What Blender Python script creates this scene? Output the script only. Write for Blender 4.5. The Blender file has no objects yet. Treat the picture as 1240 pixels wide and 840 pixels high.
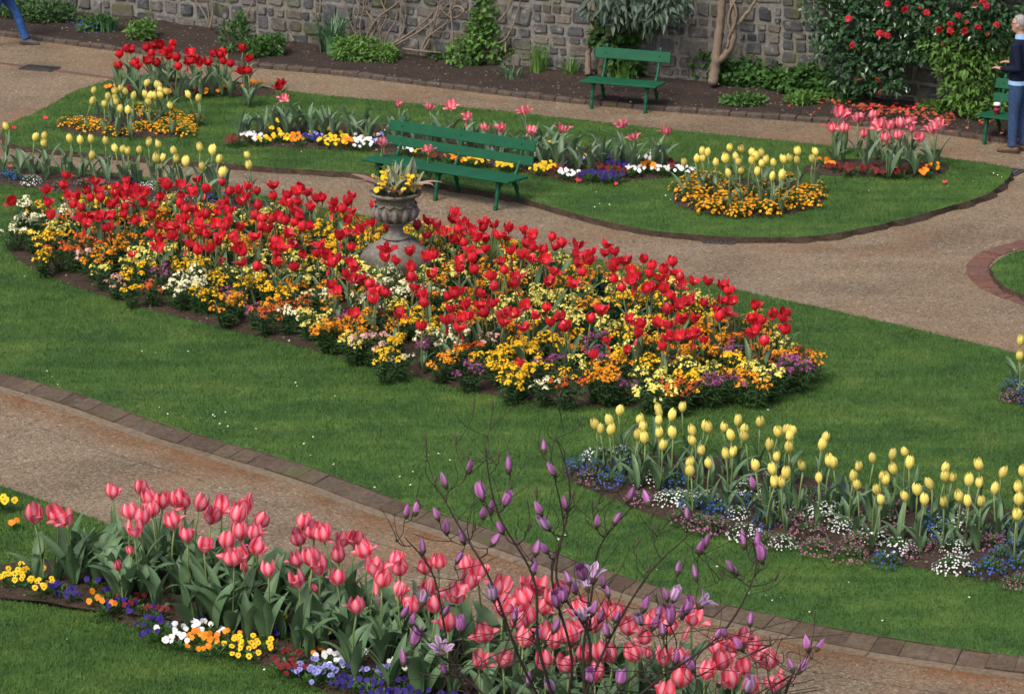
import bpy, bmesh, math, random
import numpy as np
from mathutils import Vector, Matrix, Euler
random.seed(7); rng = np.random.default_rng(11)
R = math.radians
SC = bpy.context.scene
COL = SC.collection

# ---------------------------------------------------------------- camera
CAMH, FPX, PITCH = 10.0, 4200.0, math.atan(1220/4200)
cd = bpy.data.cameras.new('camera'); cam = bpy.data.objects.new('camera', cd); COL.objects.link(cam)
cam.location = (0, 0, CAMH); cam.rotation_euler = (math.pi/2-PITCH, 0, 0)
cd.sensor_width = 36; cd.lens = FPX/1240*36; cd.clip_end = 2000; cd.clip_start = .5
cd.dof.use_dof = True; cd.dof.focus_distance = 31; cd.dof.aperture_fstop = 6.3
SC.camera = cam
# ---------------------------------------------------------------- light: bright overcast
SUN = Vector((-.36, -.5, .80)).normalized()
w = bpy.data.worlds.new('World'); SC.world = w; w.use_nodes = True
nt = w.node_tree; bg = nt.nodes['Background']
sky = nt.nodes.new('ShaderNodeTexSky'); sky.sky_type = 'NISHITA'; sky.sun_disc = False
sky.sun_elevation = math.asin(SUN.z); sky.sun_rotation = math.atan2(SUN.x, SUN.y)
sky.dust_density = 4; sky.ozone_density = .6; sky.air_density = 1.0
nt.links.new(sky.outputs[0], bg.inputs[0]); bg.inputs[1].default_value = .125
sl = bpy.data.lights.new('sun', 'SUN'); so = bpy.data.objects.new('sun', sl); COL.objects.link(so)
sl.energy = 1.45; sl.angle = R(20); sl.color = (1, .95, .87)
so.rotation_euler = SUN.to_track_quat('Z', 'Y').to_euler(); so.location = (-10, 0, 30)
SC.view_settings.view_transform = 'Standard'; SC.view_settings.look = 'None'
SC.view_settings.gamma = 1; SC.view_settings.use_curve_mapping = False
SC.view_settings.exposure = 0.78

# ---------------------------------------------------------------- helpers
cp, sp = math.cos(PITCH), math.sin(PITCH)
def ray(px, py):
    x = (px-620)/FPX; y = -(py-420)/FPX
    return Vector((x, cp+y*sp, -sp+y*cp))
def P(px, py, z=0.):                       # pixel -> point on the horizontal plane z
    d = ray(px, py); t = (z-CAMH)/d.z
    return Vector((d.x*t, d.y*t, z))
def PY(px, py, Y):                         # pixel -> point at ground distance Y
    d = ray(px, py); t = Y/d.y
    return Vector((d.x*t, Y, CAMH+d.z*t))
def proj(p):
    x, y, z = p[0], p[1], p[2]-CAMH
    dep = y*cp-z*sp; up = y*sp+z*cp
    return 620+FPX*x/dep, 420-FPX*up/dep
def spline(pts, n=8, closed=False):
    pts = [Vector(p) for p in pts]; out = []; m = len(pts)
    for i in range(m if closed else m-1):
        if closed: a, b, c, d = pts[i-1], pts[i], pts[(i+1) % m], pts[(i+2) % m]
        else: a, b, c, d = pts[max(i-1, 0)], pts[i], pts[i+1], pts[min(i+2, m-1)]
        for k in range(n):
            t = k/n
            out.append(.5*((2*b)+(c-a)*t+(2*a-5*b+4*c-d)*t*t+(3*b-a-3*c+d)*t**3))
    if not closed: out.append(pts[-1].copy())
    return out
def resample(pts, step):
    L = [0]
    for a, b in zip(pts, pts[1:]): L.append(L[-1]+(b-a).length)
    n = max(1, int(round(L[-1]/step))); out = []; j = 0
    for k in range(n+1):
        s = L[-1]*k/n
        while j < len(L)-2 and L[j+1] < s: j += 1
        t = (s-L[j])/max(1e-9, L[j+1]-L[j]); out.append(pts[j].lerp(pts[j+1], t))
    return out
def pip(poly, X, Y):
    ins = np.zeros(len(X), bool); n = len(poly)
    for i in range(n):
        x1, y1 = poly[i][0], poly[i][1]; x2, y2 = poly[i-1][0], poly[i-1][1]
        c = (y1 > Y) != (y2 > Y)
        ins ^= c & (X < (x2-x1)*(Y-y1)/((y2-y1) if y2 != y1 else 1e-9)+x1)
    return ins
def new_mesh(name, v, f, smooth=False, attr=None):
    me = bpy.data.meshes.new(name); me.from_pydata([tuple(a) for a in v], [], f)
    if smooth: me.polygons.foreach_set('use_smooth', [True]*len(me.polygons))
    if attr is not None:
        a = me.attributes.new('pt', 'FLOAT_VECTOR', 'POINT'); a.data.foreach_set('vector', np.asarray(attr, dtype=np.float32).ravel())
    me.materials.append(None); me.update(); return me
def ob(name, mesh, mat=None, parent=None, loc=(0, 0, 0), rot=(0, 0, 0), scale=1.):
    o = bpy.data.objects.new(name, mesh); COL.objects.link(o)
    o.location = loc; o.rotation_euler = rot
    o.scale = (scale,)*3 if isinstance(scale, (int, float)) else scale
    if mat is not None and mesh is not None:
        mats = mat if isinstance(mat, (list, tuple)) else [mat]
        for s, m in zip(o.material_slots, mats): s.link = 'OBJECT'; s.material = m
    if parent: o.parent = parent
    return o
def tag(o, label=None, cat=None, group=None, kind=None):
    if label: o['label'] = label
    if cat: o['category'] = cat
    if group: o['group'] = group
    if kind: o['kind'] = kind
    return o
def thing(name, label, cat, loc, rz=0, group=None):
    return tag(ob(name, None, loc=loc, rot=(0, 0, rz)), label, cat, group)
class MB:
    def __init__(s): s.v = []; s.f = []; s.a = []
    def add(s, v, f, a=None):
        b = len(s.v); s.v += [Vector(x) for x in v]; s.f += [[i+b for i in q] for q in f]
        s.a += list(a) if a is not None else [(0, 0, 0)]*len(v)
    def tube(s, pts, rad, n=6, caps=True, ell=None, axis=None):
        pts = [Vector(p) for p in pts]; m = len(pts)
        if isinstance(rad, (int, float)): rad = [rad]*m
        prev = None; v = []; f = []
        for i, p in enumerate(pts):
            t = (pts[min(i+1, m-1)]-pts[max(i-1, 0)])
            t = t.normalized() if t.length > 1e-9 else Vector((0, 0, 1))
            if prev is None:
                ref = Vector(axis) if axis else (Vector((1, 0, 0)) if abs(t.x) < .8 else Vector((0, 1, 0)))
            else: ref = prev
            x = (ref-t*ref.dot(t)).normalized(); y = t.cross(x); prev = x
            r = rad[i]; rx, ry = (r if isinstance(r, tuple) else (r, r))
            for k in range(n):
                a = 2*math.pi*k/n; v.append(p+x*rx*math.cos(a)+y*ry*math.sin(a))
        for i in range(m-1):
            for k in range(n):
                f.append([i*n+k, i*n+(k+1) % n, (i+1)*n+(k+1) % n, (i+1)*n+k])
        if caps: f.append(list(range(n))[::-1]); f.append([(m-1)*n+k for k in range(n)])
        s.add(v, f)
    def lathe(s, prof, n=24, cen=(0, 0, 0)):
        c = Vector(cen); v = []; f = []
        for r, z in prof:
            for k in range(n):
                a = 2*math.pi*k/n; v.append(c+Vector((r*math.cos(a), r*math.sin(a), z)))
        for i in range(len(prof)-1):
            for k in range(n): f.append([i*n+k, i*n+(k+1) % n, (i+1)*n+(k+1) % n, (i+1)*n+k])
        f.append(list(range(n))[::-1]); f.append([(len(prof)-1)*n+k for k in range(n)]); s.add(v, f)
    def box(s, c, d, bev=0., rz=0.):
        bm = bmesh.new(); bmesh.ops.create_cube(bm, size=1)
        for q in bm.verts: q.co = Vector((q.co.x*d[0], q.co.y*d[1], q.co.z*d[2]))
        if bev: bmesh.ops.bevel(bm, geom=bm.edges[:], offset=bev, segments=1, affect='EDGES')
        M = Matrix.Translation(c) @ Matrix.Rotation(rz, 4, 'Z')
        s.add([M @ q.co for q in bm.verts], [[q.index for q in fc.verts] for fc in bm.faces] if not bm.verts.index_update() else [])
        bm.free()
    def sphere(s, c, r, n=10, m=7):
        r = r if isinstance(r, tuple) else (r, r, r)
        pr = [(math.sin(math.pi*i/m), -math.cos(math.pi*i/m)) for i in range(1, m)]
        v = []; f = []
        for a, z in pr:
            for k in range(n):
                t = 2*math.pi*k/n; v.append(Vector(c)+Vector((a*math.cos(t)*r[0], a*math.sin(t)*r[1], z*r[2])))
        for i in range(len(pr)-1):
            for k in range(n): f.append([i*n+k, i*n+(k+1) % n, (i+1)*n+(k+1) % n, (i+1)*n+k])
        f.append(list(range(n))[::-1]); f.append([(len(pr)-1)*n+k for k in range(n)]); s.add(v, f)
    def mesh(s, name, smooth=False): return new_mesh(name, s.v, s.f, smooth, s.a)

# ---------------------------------------------------------------- materials
def nodes(name):
    m = bpy.data.materials.new(name); m.use_nodes = True
    t = m.node_tree; return m, t, t.nodes['Principled BSDF']
def N(t, kind, **kw):
    n = t.nodes.new(kind)
    for k, v in kw.items():
        if k in n.inputs: n.inputs[k].default_value = v
        else: setattr(n, k, v)
    return n
def ramp(t, fac, stops):
    r = t.nodes.new('ShaderNodeValToRGB'); e = r.color_ramp.elements
    while len(e) < len(stops): e.new(.5)
    for el, (p, c) in zip(e, stops): el.position = p; el.color = (*c, 1)
    t.links.new(fac, r.inputs[0]); return r.outputs[0]
def mix(t, fac, a, b, mode='MIX'):
    n = t.nodes.new('ShaderNodeMix'); n.data_type = 'RGBA'; n.blend_type = mode
    for inp, v in ((n.inputs['Factor'], fac), (n.inputs['A'], a), (n.inputs['B'], b)):
        if hasattr(v, 'links'): t.links.new(v, inp)
        else: inp.default_value = v if isinstance(v, (int, float)) else (*v, 1)
    return n.outputs['Result']
def pos(t):
    return t.nodes.new('ShaderNodeNewGeometry').outputs['Position']
def objc(t):
    return t.nodes.new('ShaderNodeTexCoord').outputs['Object']
def noise(t, vec, scale, detail=4, rough=.6, out='Fac'):
    n = N(t, 'ShaderNodeTexNoise', Scale=scale, Detail=detail, Roughness=rough); t.links.new(vec, n.inputs['Vector']); return n.outputs[out]
def bump(t, b, h, strength, dist=.02):
    n = N(t, 'ShaderNodeBump', Strength=strength, Distance=dist); t.links.new(h, n.inputs['Height']); t.links.new(n.outputs[0], b.inputs['Normal'])
def rough(b, r, spec=.3):
    b.inputs['Roughness'].default_value = r; b.inputs['Specular IOR Level'].default_value = spec
def translucent(m, t, b, colour, amount):
    tr = t.nodes.new('ShaderNodeBsdfTranslucent'); mx = t.nodes.new('ShaderNodeMixShader'); mx.inputs[0].default_value = amount
    if hasattr(colour, 'links'): t.links.new(colour, tr.inputs[0])
    else: tr.inputs[0].default_value = (*colour, 1)
    out = t.nodes['Material Output']
    t.links.new(b.outputs[0], mx.inputs[1]); t.links.new(tr.outputs[0], mx.inputs[2]); t.links.new(mx.outputs[0], out.inputs['Surface'])
def plain(name, c, r=.6, var=.25, nscale=30, spec=.3, bmp=0., metal=0.):
    m, t, b = nodes(name); k = noise(t, objc(t), nscale, 5)
    lo = tuple(x*(1-var) for x in c); hi = tuple(min(1, x*(1+var)) for x in c)
    t.links.new(ramp(t, k, [(.3, lo), (.7, hi)]), b.inputs['Base Color']); rough(b, r, spec)
    b.inputs['Metallic'].default_value = metal
    if bmp: bump(t, b, k, bmp)
    return m
def rnd_obj(t): return t.nodes.new('ShaderNodeObjectInfo').outputs['Random']
def pt(t):
    a = N(t, 'ShaderNodeAttribute', attribute_name='pt'); s = t.nodes.new('ShaderNodeSeparateXYZ')
    t.links.new(a.outputs['Vector'], s.inputs[0]); return s.outputs
def petal_mat(name, base, edge, mid, basecol, tr=.3, rg=.45):
    """petal: colour from claw (t=0) to tip, midrib stripe and edge; a little different on every plant"""
    m, t, b = nodes(name); a = pt(t)
    along = ramp(t, a[1], [(0, basecol), (.22, base), (1, base)])
    c = mix(t, ramp(t, a[0], [(.08, (1, 1, 1)), (.72, (0, 0, 0))]), along, mid)
    c = mix(t, ramp(t, a[0], [(.55, (0, 0, 0)), (1, (1, 1, 1))]), c, edge)
    k = N(t, 'ShaderNodeHueSaturation'); t.links.new(c, k.inputs['Color'])
    mp = N(t, 'ShaderNodeMapRange'); t.links.new(rnd_obj(t), mp.inputs[0]); mp.inputs[3].default_value = .72; mp.inputs[4].default_value = 1.25
    t.links.new(mp.outputs[0], k.inputs['Value']); c = k.outputs[0]
    st = noise(t, objc(t), 90, 3); c = mix(t, .18, c, ramp(t, st, [(.3, (.3, .3, .3)), (.7, (1, 1, 1))]), 'MULTIPLY')
    t.links.new(c, b.inputs['Base Color']); rough(b, rg, .25); translucent(m, t, b, c, tr); return m
def leaf_mat(name, c1, c2, rg=.5, tr=.18, spec=.3, nscale=8):
    m, t, b = nodes(name); a = pt(t)
    k = mix(t, rnd_obj(t), c1, c2); k = mix(t, a[2], k, tuple(x*1.5 for x in c2))
    k = mix(t, .5, k, ramp(t, noise(t, objc(t), nscale, 3), [(.3, (.45, .5, .45)), (.7, (1, 1, 1))]), 'MULTIPLY')
    t.links.new(k, b.inputs['Base Color']); rough(b, rg, spec); translucent(m, t, b, k, tr); return m

# gravel
def gravel(name='gravel', strip=False):
    m, t, b = nodes(name); p = pos(t)
    v = N(t, 'ShaderNodeTexVoronoi', Scale=75.); t.links.new(p, v.inputs['Vector'])
    v2 = N(t, 'ShaderNodeTexVoronoi', Scale=38.); t.links.new(p, v2.inputs['Vector'])
    s = t.nodes.new('ShaderNodeSeparateColor'); t.links.new(v.outputs['Color'], s.inputs[0])
    s2 = t.nodes.new('ShaderNodeSeparateColor'); t.links.new(v2.outputs['Color'], s2.inputs[0])
    c = ramp(t, s.outputs[0], [(0, (.072, .052, .033)), (.35, (.168, .122, .077)), (.7, (.25, .186, .12)), (.93, (.32, .248, .168)), (1, (.52, .44, .33))])
    c2 = ramp(t, s2.outputs[1], [(0, (.085, .063, .041)), (.5, (.20, .149, .097)), (.95, (.265, .20, .132)), (1, (.48, .41, .31))])
    c = mix(t, .45, c, c2)
    big = noise(t, p, .55, 5, .62); c = mix(t, 1, c, ramp(t, big, [(.3, (.72, .70, .69)), (.5, (1, 1, 1)), (.72, (1.0, .95, .88))]), 'MULTIPLY')
    mp = N(t, 'ShaderNodeMapping'); mp.inputs['Scale'].default_value = (.5, 1.6, 1); t.links.new(p, mp.inputs[0])
    st = noise(t, mp.outputs[0], 1.1, 4, .55); c = mix(t, .6, c, ramp(t, st, [(.35, (.72, .7, .68)), (.6, (1, 1, 1))]), 'MULTIPLY')
    rust = ramp(t, noise(t, p, .8, 4), [(.52, (0, 0, 0)), (.72, (.5, .5, .5))]); c = mix(t, rust, c, (.21, .105, .045))
    if strip:
        k = mix(t, 1, ramp(t, pt(t)[0], [(0, (.85, .85, .85)), (1, (0, 0, 0))]), ramp(t, noise(t, p, 2.2, 5, .65), [(.3, (.1, .1, .1)), (.62, (1, 1, 1))]), 'MULTIPLY')
        c = mix(t, k, c, mix(t, .8, (.27, .13, .05), c, 'OVERLAY'))
    t.links.new(c, b.inputs['Base Color']); rough(b, .9, .2); bump(t, b, v.outputs['Distance'], .6, .012); return m
def lawn(name='lawn', k=1.):
    m, t, b = nodes(name); p = pos(t)
    n1 = noise(t, p, 1.3, 5, .65); n2 = noise(t, p, 60, 3, .7)
    mp = N(t, 'ShaderNodeMapping'); mp.inputs['Rotation'].default_value = (0, 0, R(-38)); mp.inputs['Scale'].default_value = (.35, 2.2, 1); t.links.new(p, mp.inputs[0])
    n3 = noise(t, mp.outputs[0], 1.6, 3, .5)
    c = ramp(t, n1, [(.25, (.052*k, .122*k, .034*k)), (.5, (.084*k, .18*k, .046*k)), (.72, (.14*k, .225*k, .06*k))])
    c = mix(t, .75, c, ramp(t, n3, [(.32, (.55, .64, .62)), (.68, (1.15, 1.05, .9))]), 'MULTIPLY')
    c = mix(t, .55, c, ramp(t, n2, [(.3, (.45, .5, .45)), (.7, (1.1, 1.1, 1))]), 'MULTIPLY')
    c = mix(t, .7, c, ramp(t, noise(t, p, 5.5, 4, .65), [(.32, (.6, .66, .62)), (.66, (1.15, 1.1, 1))]), 'MULTIPLY')
    a = pt(t); c = mix(t, a[2], c, (.16, .2, .05))
    dry = ramp(t, noise(t, p, 2.1, 6, .7), [(.66, (0, 0, 0)), (.8, (.55, .55, .55))]); c = mix(t, dry, c, (.17, .15, .06))
    t.links.new(c, b.inputs['Base Color']); rough(b, .6, .2); bump(t, b, n2, .5, .03); translucent(m, t, b, c, .15); return m
def soil(name, c=(.075, .052, .038), pebb=True):
    m, t, b = nodes(name); p = pos(t); n1 = noise(t, p, 28, 6, .75); n0 = noise(t, p, 2, 4)
    k = ramp(t, n1, [(.3, tuple(x*.45 for x in c)), (.55, c), (.75, tuple(x*1.7 for x in c))])
    k = mix(t, .7, k, ramp(t, n0, [(.3, (.7, .7, .7)), (.7, (1.15, 1.1, 1.05))]), 'MULTIPLY')
    if pebb:
        v = N(t, 'ShaderNodeTexVoronoi', Scale=14.); t.links.new(p, v.inputs['Vector'])
        s = t.nodes.new('ShaderNodeSeparateColor'); t.links.new(v.outputs['Color'], s.inputs[0])
        near = ramp(t, v.outputs['Distance'], [(.16, (1, 1, 1)), (.24, (0, 0, 0))]); sel = ramp(t, s.outputs[0], [(.8, (0, 0, 0)), (.84, (1, 1, 1))])
        k = mix(t, mix(t, 1, near, sel, 'MULTIPLY'), k, (.30, .25, .2))
    t.links.new(k, b.inputs['Base Color']); rough(b, .95, .15); bump(t, b, n1, .9, .05); return m
def stone_mat(name, cols, moss=.3, lichen=.4, sc=6, rnd=True):
    m, t, b = nodes(name); p = pos(t); n1 = noise(t, p, sc, 6, .7); n2 = noise(t, p, sc*5, 4, .7)
    c = ramp(t, rnd_obj(t) if rnd else n1, [(i/(len(cols)-1), q) for i, q in enumerate(cols)])
    c = mix(t, .85, c, ramp(t, n2, [(.25, (.45, .45, .45)), (.7, (1.25, 1.25, 1.25))]), 'MULTIPLY')
    li = ramp(t, noise(t, p, sc*1.7, 5, .65), [(.56, (0, 0, 0)), (.68, (lichen,)*3)]); c = mix(t, li, c, (.24, .228, .205))
    mo = ramp(t, noise(t, p, 1.7, 4, .6), [(.55, (0, 0, 0)), (.68, (moss,)*3)]); c = mix(t, mo, c, (.07, .075, .02))
    t.links.new(c, b.inputs['Base Color']); rough(b, .9, .2); bump(t, b, n2, .7, .02); return m

M = {}
M['gravel'] = gravel(); M['rustgravel'] = gravel('rusty_gravel', True); M['lawn'] = lawn(); M['grass'] = lawn('grass', 1.12)
M['soil'] = soil('soil'); M['soil_dark'] = soil('soil_dark', (.062, .046, .038)); M['edge'] = soil('edge_soil', (.085, .06, .042), False)
M['earth'] = soil('earth', (.08, .07, .04), False)
M['wall_stone'] = stone_mat('wall_stone', [(.042, .045, .053), (.085, .085, .086), (.13, .122, .112), (.065, .068, .078), (.16, .142, .118), (.078, .072, .066)], .7, .85, 4)
M['mortar'] = stone_mat('mortar', [(.075, .07, .064), (.185, .175, .155), (.115, .108, .097)], .7, .5, 3, False)
M['brick'] = stone_mat('brick', [(.075, .055, .043), (.10, .075, .058), (.085, .07, .058)], .45, .2, 5)
M['gutter'] = stone_mat('gutter', [(.072, .050, .034), (.105, .074, .05), (.088, .066, .046)], .55, .15, 4)
M['flag'] = stone_mat('flag', [(.16, .115, .074), (.19, .14, .092), (.172, .13, .088)], .12, .1, 4)
M['redbrick'] = stone_mat('redbrick', [(.12, .055, .042), (.16, .075, .055), (.115, .068, .055)], .1, .1, 5)
M['urn'] = stone_mat('urn_stone', [(.085, .072, .06), (.19, .172, .15), (.27, .245, .22)], .5, .6, 7, False)
def mossy():
    m = M['urn'].copy(); m.name = 'mossy_stone'; t = m.node_tree; b = t.nodes['Principled BSDF']; src = b.inputs['Base Color'].links[0].from_socket
    sx = t.nodes.new('ShaderNodeSeparateXYZ'); t.links.new(objc(t), sx.inputs[0]); ad = N(t, 'ShaderNodeMath', operation='MULTIPLY_ADD'); t.links.new(noise(t, objc(t), 9, 5, .7), ad.inputs[0]); ad.inputs[1].default_value = .42; t.links.new(sx.outputs[2], ad.inputs[2])
    k = ramp(t, ad.outputs[0], [(.40, (.9, .9, .9)), (.56, (0, 0, 0))]); t.links.new(mix(t, k, src, ramp(t, noise(t, objc(t), 30, 4), [(.35, (.03, .026, .016)), (.65, (.075, .07, .032))])), b.inputs['Base Color']); return m
M['mossy'] = mossy()
M['iron'] = plain('cast_iron', (.05, .05, .05), .5, .4, 20)
def paint():
    m, t, b = nodes('green_paint'); o = objc(t); k = noise(t, o, 5, 5)
    c = ramp(t, k, [(.3, (.003, .06, .026)), (.7, (.005, .085, .038))])
    chips = ramp(t, noise(t, o, 38, 3, .6), [(.77, (0, 0, 0)), (.8, (.6, .6, .6))]); c = mix(t, chips, c, (.06, .14, .09))
    t.links.new(c, b.inputs['Base Color']); rough(b, .5, .25); bump(t, b, noise(t, o, 40, 3), .1); return m
M['paint'] = paint()
M['red'] = petal_mat('red_petal', (.60, .010, .018), (.70, .024, .036), (.66, .035, .055), (.16, .008, .014), .3, .3)  # pinkish mid tone paints the petals' glossy highlight into the red
M['farred'] = petal_mat('far_red_petal', (.52, .010, .014), (.6, .015, .02), (.5, .012, .02), (.2, .01, .01), .3)
M['pink'] = petal_mat('pink_petal', (.80, .095, .14), (.78, .045, .07), (.88, .34, .42), (.62, .24, .18), .34)
M['farpink'] = petal_mat('far_pink_petal', (.74, .10, .14), (.74, .06, .085), (.84, .33, .38), (.5, .12, .12), .28)
M['yellow'] = petal_mat('yellow_petal', (.90, .76, .20), (.90, .78, .25), (.88, .72, .16), (.6, .55, .14), .32)
M['tleaf'] = leaf_mat('tulip_leaf', (.075, .145, .062), (.125, .21, .10), .5, .2, .35)
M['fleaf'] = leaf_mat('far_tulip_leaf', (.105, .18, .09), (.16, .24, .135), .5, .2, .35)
M['stem'] = leaf_mat('stem', (.13, .2, .06), (.2, .25, .09), .5, .1)
M['rstem'] = leaf_mat('red_stem', (.1, .13, .045), (.17, .15, .06), .5, .1)
WF = {'Y': ('golden yellow', (.80, .40, .008), (.86, .55, .02)), 'O': ('amber orange', (.72, .21, .008), (.80, .34, .015)), 'C': ('cream', (.80, .74, .36), (.84, .80, .55)),
      'L': ('lemon yellow', (.82, .66, .06), (.84, .76, .22)), 'R': ('rusty red', (.42, .055, .012), (.62, .13, .02)), 'P': ('purple', (.15, .018, .085), (.33, .09, .22)),
      'K': ('pale salmon pink', (.66, .3, .26), (.74, .48, .38))}
def flower_mat(name, c1, c2, tr=.2):
    m, t, b = nodes(name); a = pt(t); c = mix(t, a[2], c1, c2); k = mix(t, rnd_obj(t), (.85, .85, .85), (1.1, 1.1, 1.1)); c = mix(t, 1, c, k, 'MULTIPLY')
    t.links.new(c, b.inputs['Base Color']); rough(b, .6, .2); translucent(m, t, b, c, tr); return m
for k, (nm, a, b_) in WF.items(): M['wf'+k] = flower_mat('wallflower_'+k, a, b_)
M['white'] = flower_mat('white_flower', (.72, .72, .68), (.84, .84, .82)); M['blue'] = flower_mat('blue_flower', (.022, .05, .30), (.07, .13, .46))
M['mauve'] = flower_mat('mauve_flower', (.22, .075, .135), (.36, .15, .22)); M['violet'] = flower_mat('violet_flower', (.016, .008, .10), (.04, .02, .19))
M['lilac'] = flower_mat('lilac_flower', (.16, .16, .46), (.30, .30, .62)); M['maroon'] = flower_mat('maroon_flower', (.09, .008, .012), (.2, .02, .02))
M['pyel'] = flower_mat('pansy_yellow', (.8, .45, .01), (.85, .6, .03)); M['poly'] = flower_mat('polyanthus', (.8, .28, .008), (.84, .42, .02))
M['orange'] = flower_mat('orange_flower', (.78, .2, .01), (.8, .3, .02)); M['eye'] = plain('pansy_eye', (.05, .015, .01), .7)
M['dgreen'] = leaf_mat('dark_foliage', (.03, .075, .022), (.058, .12, .034), .55, .15)
M['mgreen'] = leaf_mat('mid_foliage', (.035, .09, .022), (.06, .14, .03), .5, .18)
M['lgreen'] = leaf_mat('bright_foliage', (.07, .16, .03), (.11, .22, .04), .5, .22)
M['gloss'] = leaf_mat('glossy_foliage', (.016, .048, .017), (.035, .085, .03), .22, .06, .6)
M['glauc'] = leaf_mat('glaucous_foliage', (.05, .08, .055), (.10, .14, .10), .4, .1)
M['iris'] = leaf_mat('iris_leaf', (.05, .13, .06), (.09, .19, .09), .45, .15)
M['bark'] = stone_mat('bark', [(.075, .052, .038), (.135, .095, .07)], .3, .3, 14, False)
M['palebark'] = stone_mat('pale_bark', [(.17, .125, .09), (.28, .22, .165)], .1, .25, 14, False)
M['twig'] = stone_mat('magnolia_bark', [(.03, .02, .017), (.065, .046, .038)], .15, .15, 30, False)
M['camred'] = flower_mat('camellia_red', (.6, .02, .03), (.7, .06, .08)); M['petalfall'] = flower_mat('fallen_petal', (.36, .04, .025), (.42, .13, .05))
M['daisy'] = flower_mat('daisy', (.75, .75, .7), (.8, .78, .6)); M['mag'] = petal_mat('magnolia_petal', (.50, .20, .46), (.56, .30, .53), (.40, .10, .34), (.22, .025, .15), .3)
M['magin'] = petal_mat('magnolia_pale', (.62, .42, .62), (.74, .64, .74), (.42, .16, .38), (.22, .04, .16), .3); M['calyx'] = plain('calyx', (.06, .045, .03), .8)
M['wilt'] = leaf_mat('wilted_leaf', (.32, .17, .16), (.42, .28, .22), .6, .2); M['spike'] = leaf_mat('pale_spike', (.2, .24, .13), (.36, .36, .24), .6, .2)

# ---------------------------------------------------------------- ground, lawns, beds
LZ = .07
def pxs(l, z=0): return [P(a, b, z) for a, b in l]
def sheet(name, poly, z, mat, kind='structure', skirt=None, bottom=-.05):
    n = len(poly); v = [(p.x, p.y, z) for p in poly]; f = [list(range(n))]
    o = ob(name, new_mesh(name, v, f), mat); o['kind'] = kind
    if skirt:
        c_ = sum(poly, Vector())/n; v = [(p.x, p.y, z) for p in poly]
        for p in poly:
            d_ = (p-c_).normalized()*random.uniform(-.01, .075); v.append((p.x+d_.x, p.y+d_.y, -.004))
        f = [[i, (i+1) % n, n+(i+1) % n, n+i] for i in range(n)]
        ob('soil_edge', new_mesh('soil_edge', v, f), skirt, parent=o)
    return o
g = sheet('ground', [Vector(p) for p in ((-400, -60, 0), (400, -60, 0), (400, 800, 0), (-400, 800, 0))], -.06, M['earth'])
def grid(name, x0, x1, y0, y1, n, z, mat):
    o = sheet(name, [Vector((x0, y0, 0)), Vector((x1, y0, 0)), Vector((x1, y1, 0)), Vector((x0, y1, 0))], z, mat); return o
grid('gravel_path', -18, 18, 14, 60, 1, 0, M['gravel'])

RB = [(-110, 178), (-60, 186), (0, 195), (150, 211), (300, 234), (430, 259), (487, 269), (622, 292), (700, 310), (774, 322), (844, 339), (893, 351), (1009, 376), (1120, 401), (1240, 430), (1340, 455)]
KB = [(-110, 418), (0, 450), (102, 479), (203, 515), (339, 554), (417, 580), (485, 606), (569, 632), (644, 658), (715, 684), (768, 701), (860, 726), (914, 739), (1020, 762), (1130, 780), (1240, 795), (1340, 808)]
redlawn = spline(pxs(RB, LZ), 6)+spline(pxs(KB, LZ), 6)[::-1]
FARL = [(131, 98), (90, 111), (48, 134), (10, 150), (2, 162), (14, 174), (43, 179), (95, 184), (143, 188), (270, 198), (351, 204), (441, 210), (530, 222), (610, 235), (644, 243), (688, 256), (739, 269), (790, 279), (846, 284), (900, 287), (992, 285), (1076, 269), (1130, 255), (1193, 236), (1224, 211), (1216, 201), (1159, 193), (1080, 184), (990, 175), (900, 166), (820, 158), (700, 145), (603, 134), (500, 125), (400, 116), (330, 108), (250, 99), (190, 92), (155, 92)]
farlawn = spline(pxs(FARL, LZ), 4, True)
FB = [(-110, 552), (0, 588), (67, 611), (114, 628), (149, 641), (250, 673), (440, 737), (600, 785), (720, 812), (900, 850), (1060, 885)]
front = spline(pxs(FB, LZ), 5)
frontlawn = front+[P(1200, 1350, LZ), P(-300, 1350, LZ), P(-200, 800, LZ)]
rightlawn = spline(pxs([(1300, 290), (1240, 303), (1213, 312), (1201, 327), (1214, 344), (1240, 356), (1330, 385), (1450, 370), (1450, 310)], LZ), 5, True)
LAWNS = [('tulip_lawn', redlawn), ('bench_lawn', farlawn), ('front_lawn', frontlawn), ('side_lawn', rightlawn)]
def rag(pl, step=.13, a=.006):
    q = resample(pl+[pl[0]], step)[:-1]
    return [p+Vector((random.gauss(0, a), random.gauss(0, a), 0)) for p in q]
LAWNS = [(nm, rag(pl)) for nm, pl in LAWNS]
for nm, pl in LAWNS: sheet(nm, pl, LZ, M['lawn'], skirt=M['edge'])

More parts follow.
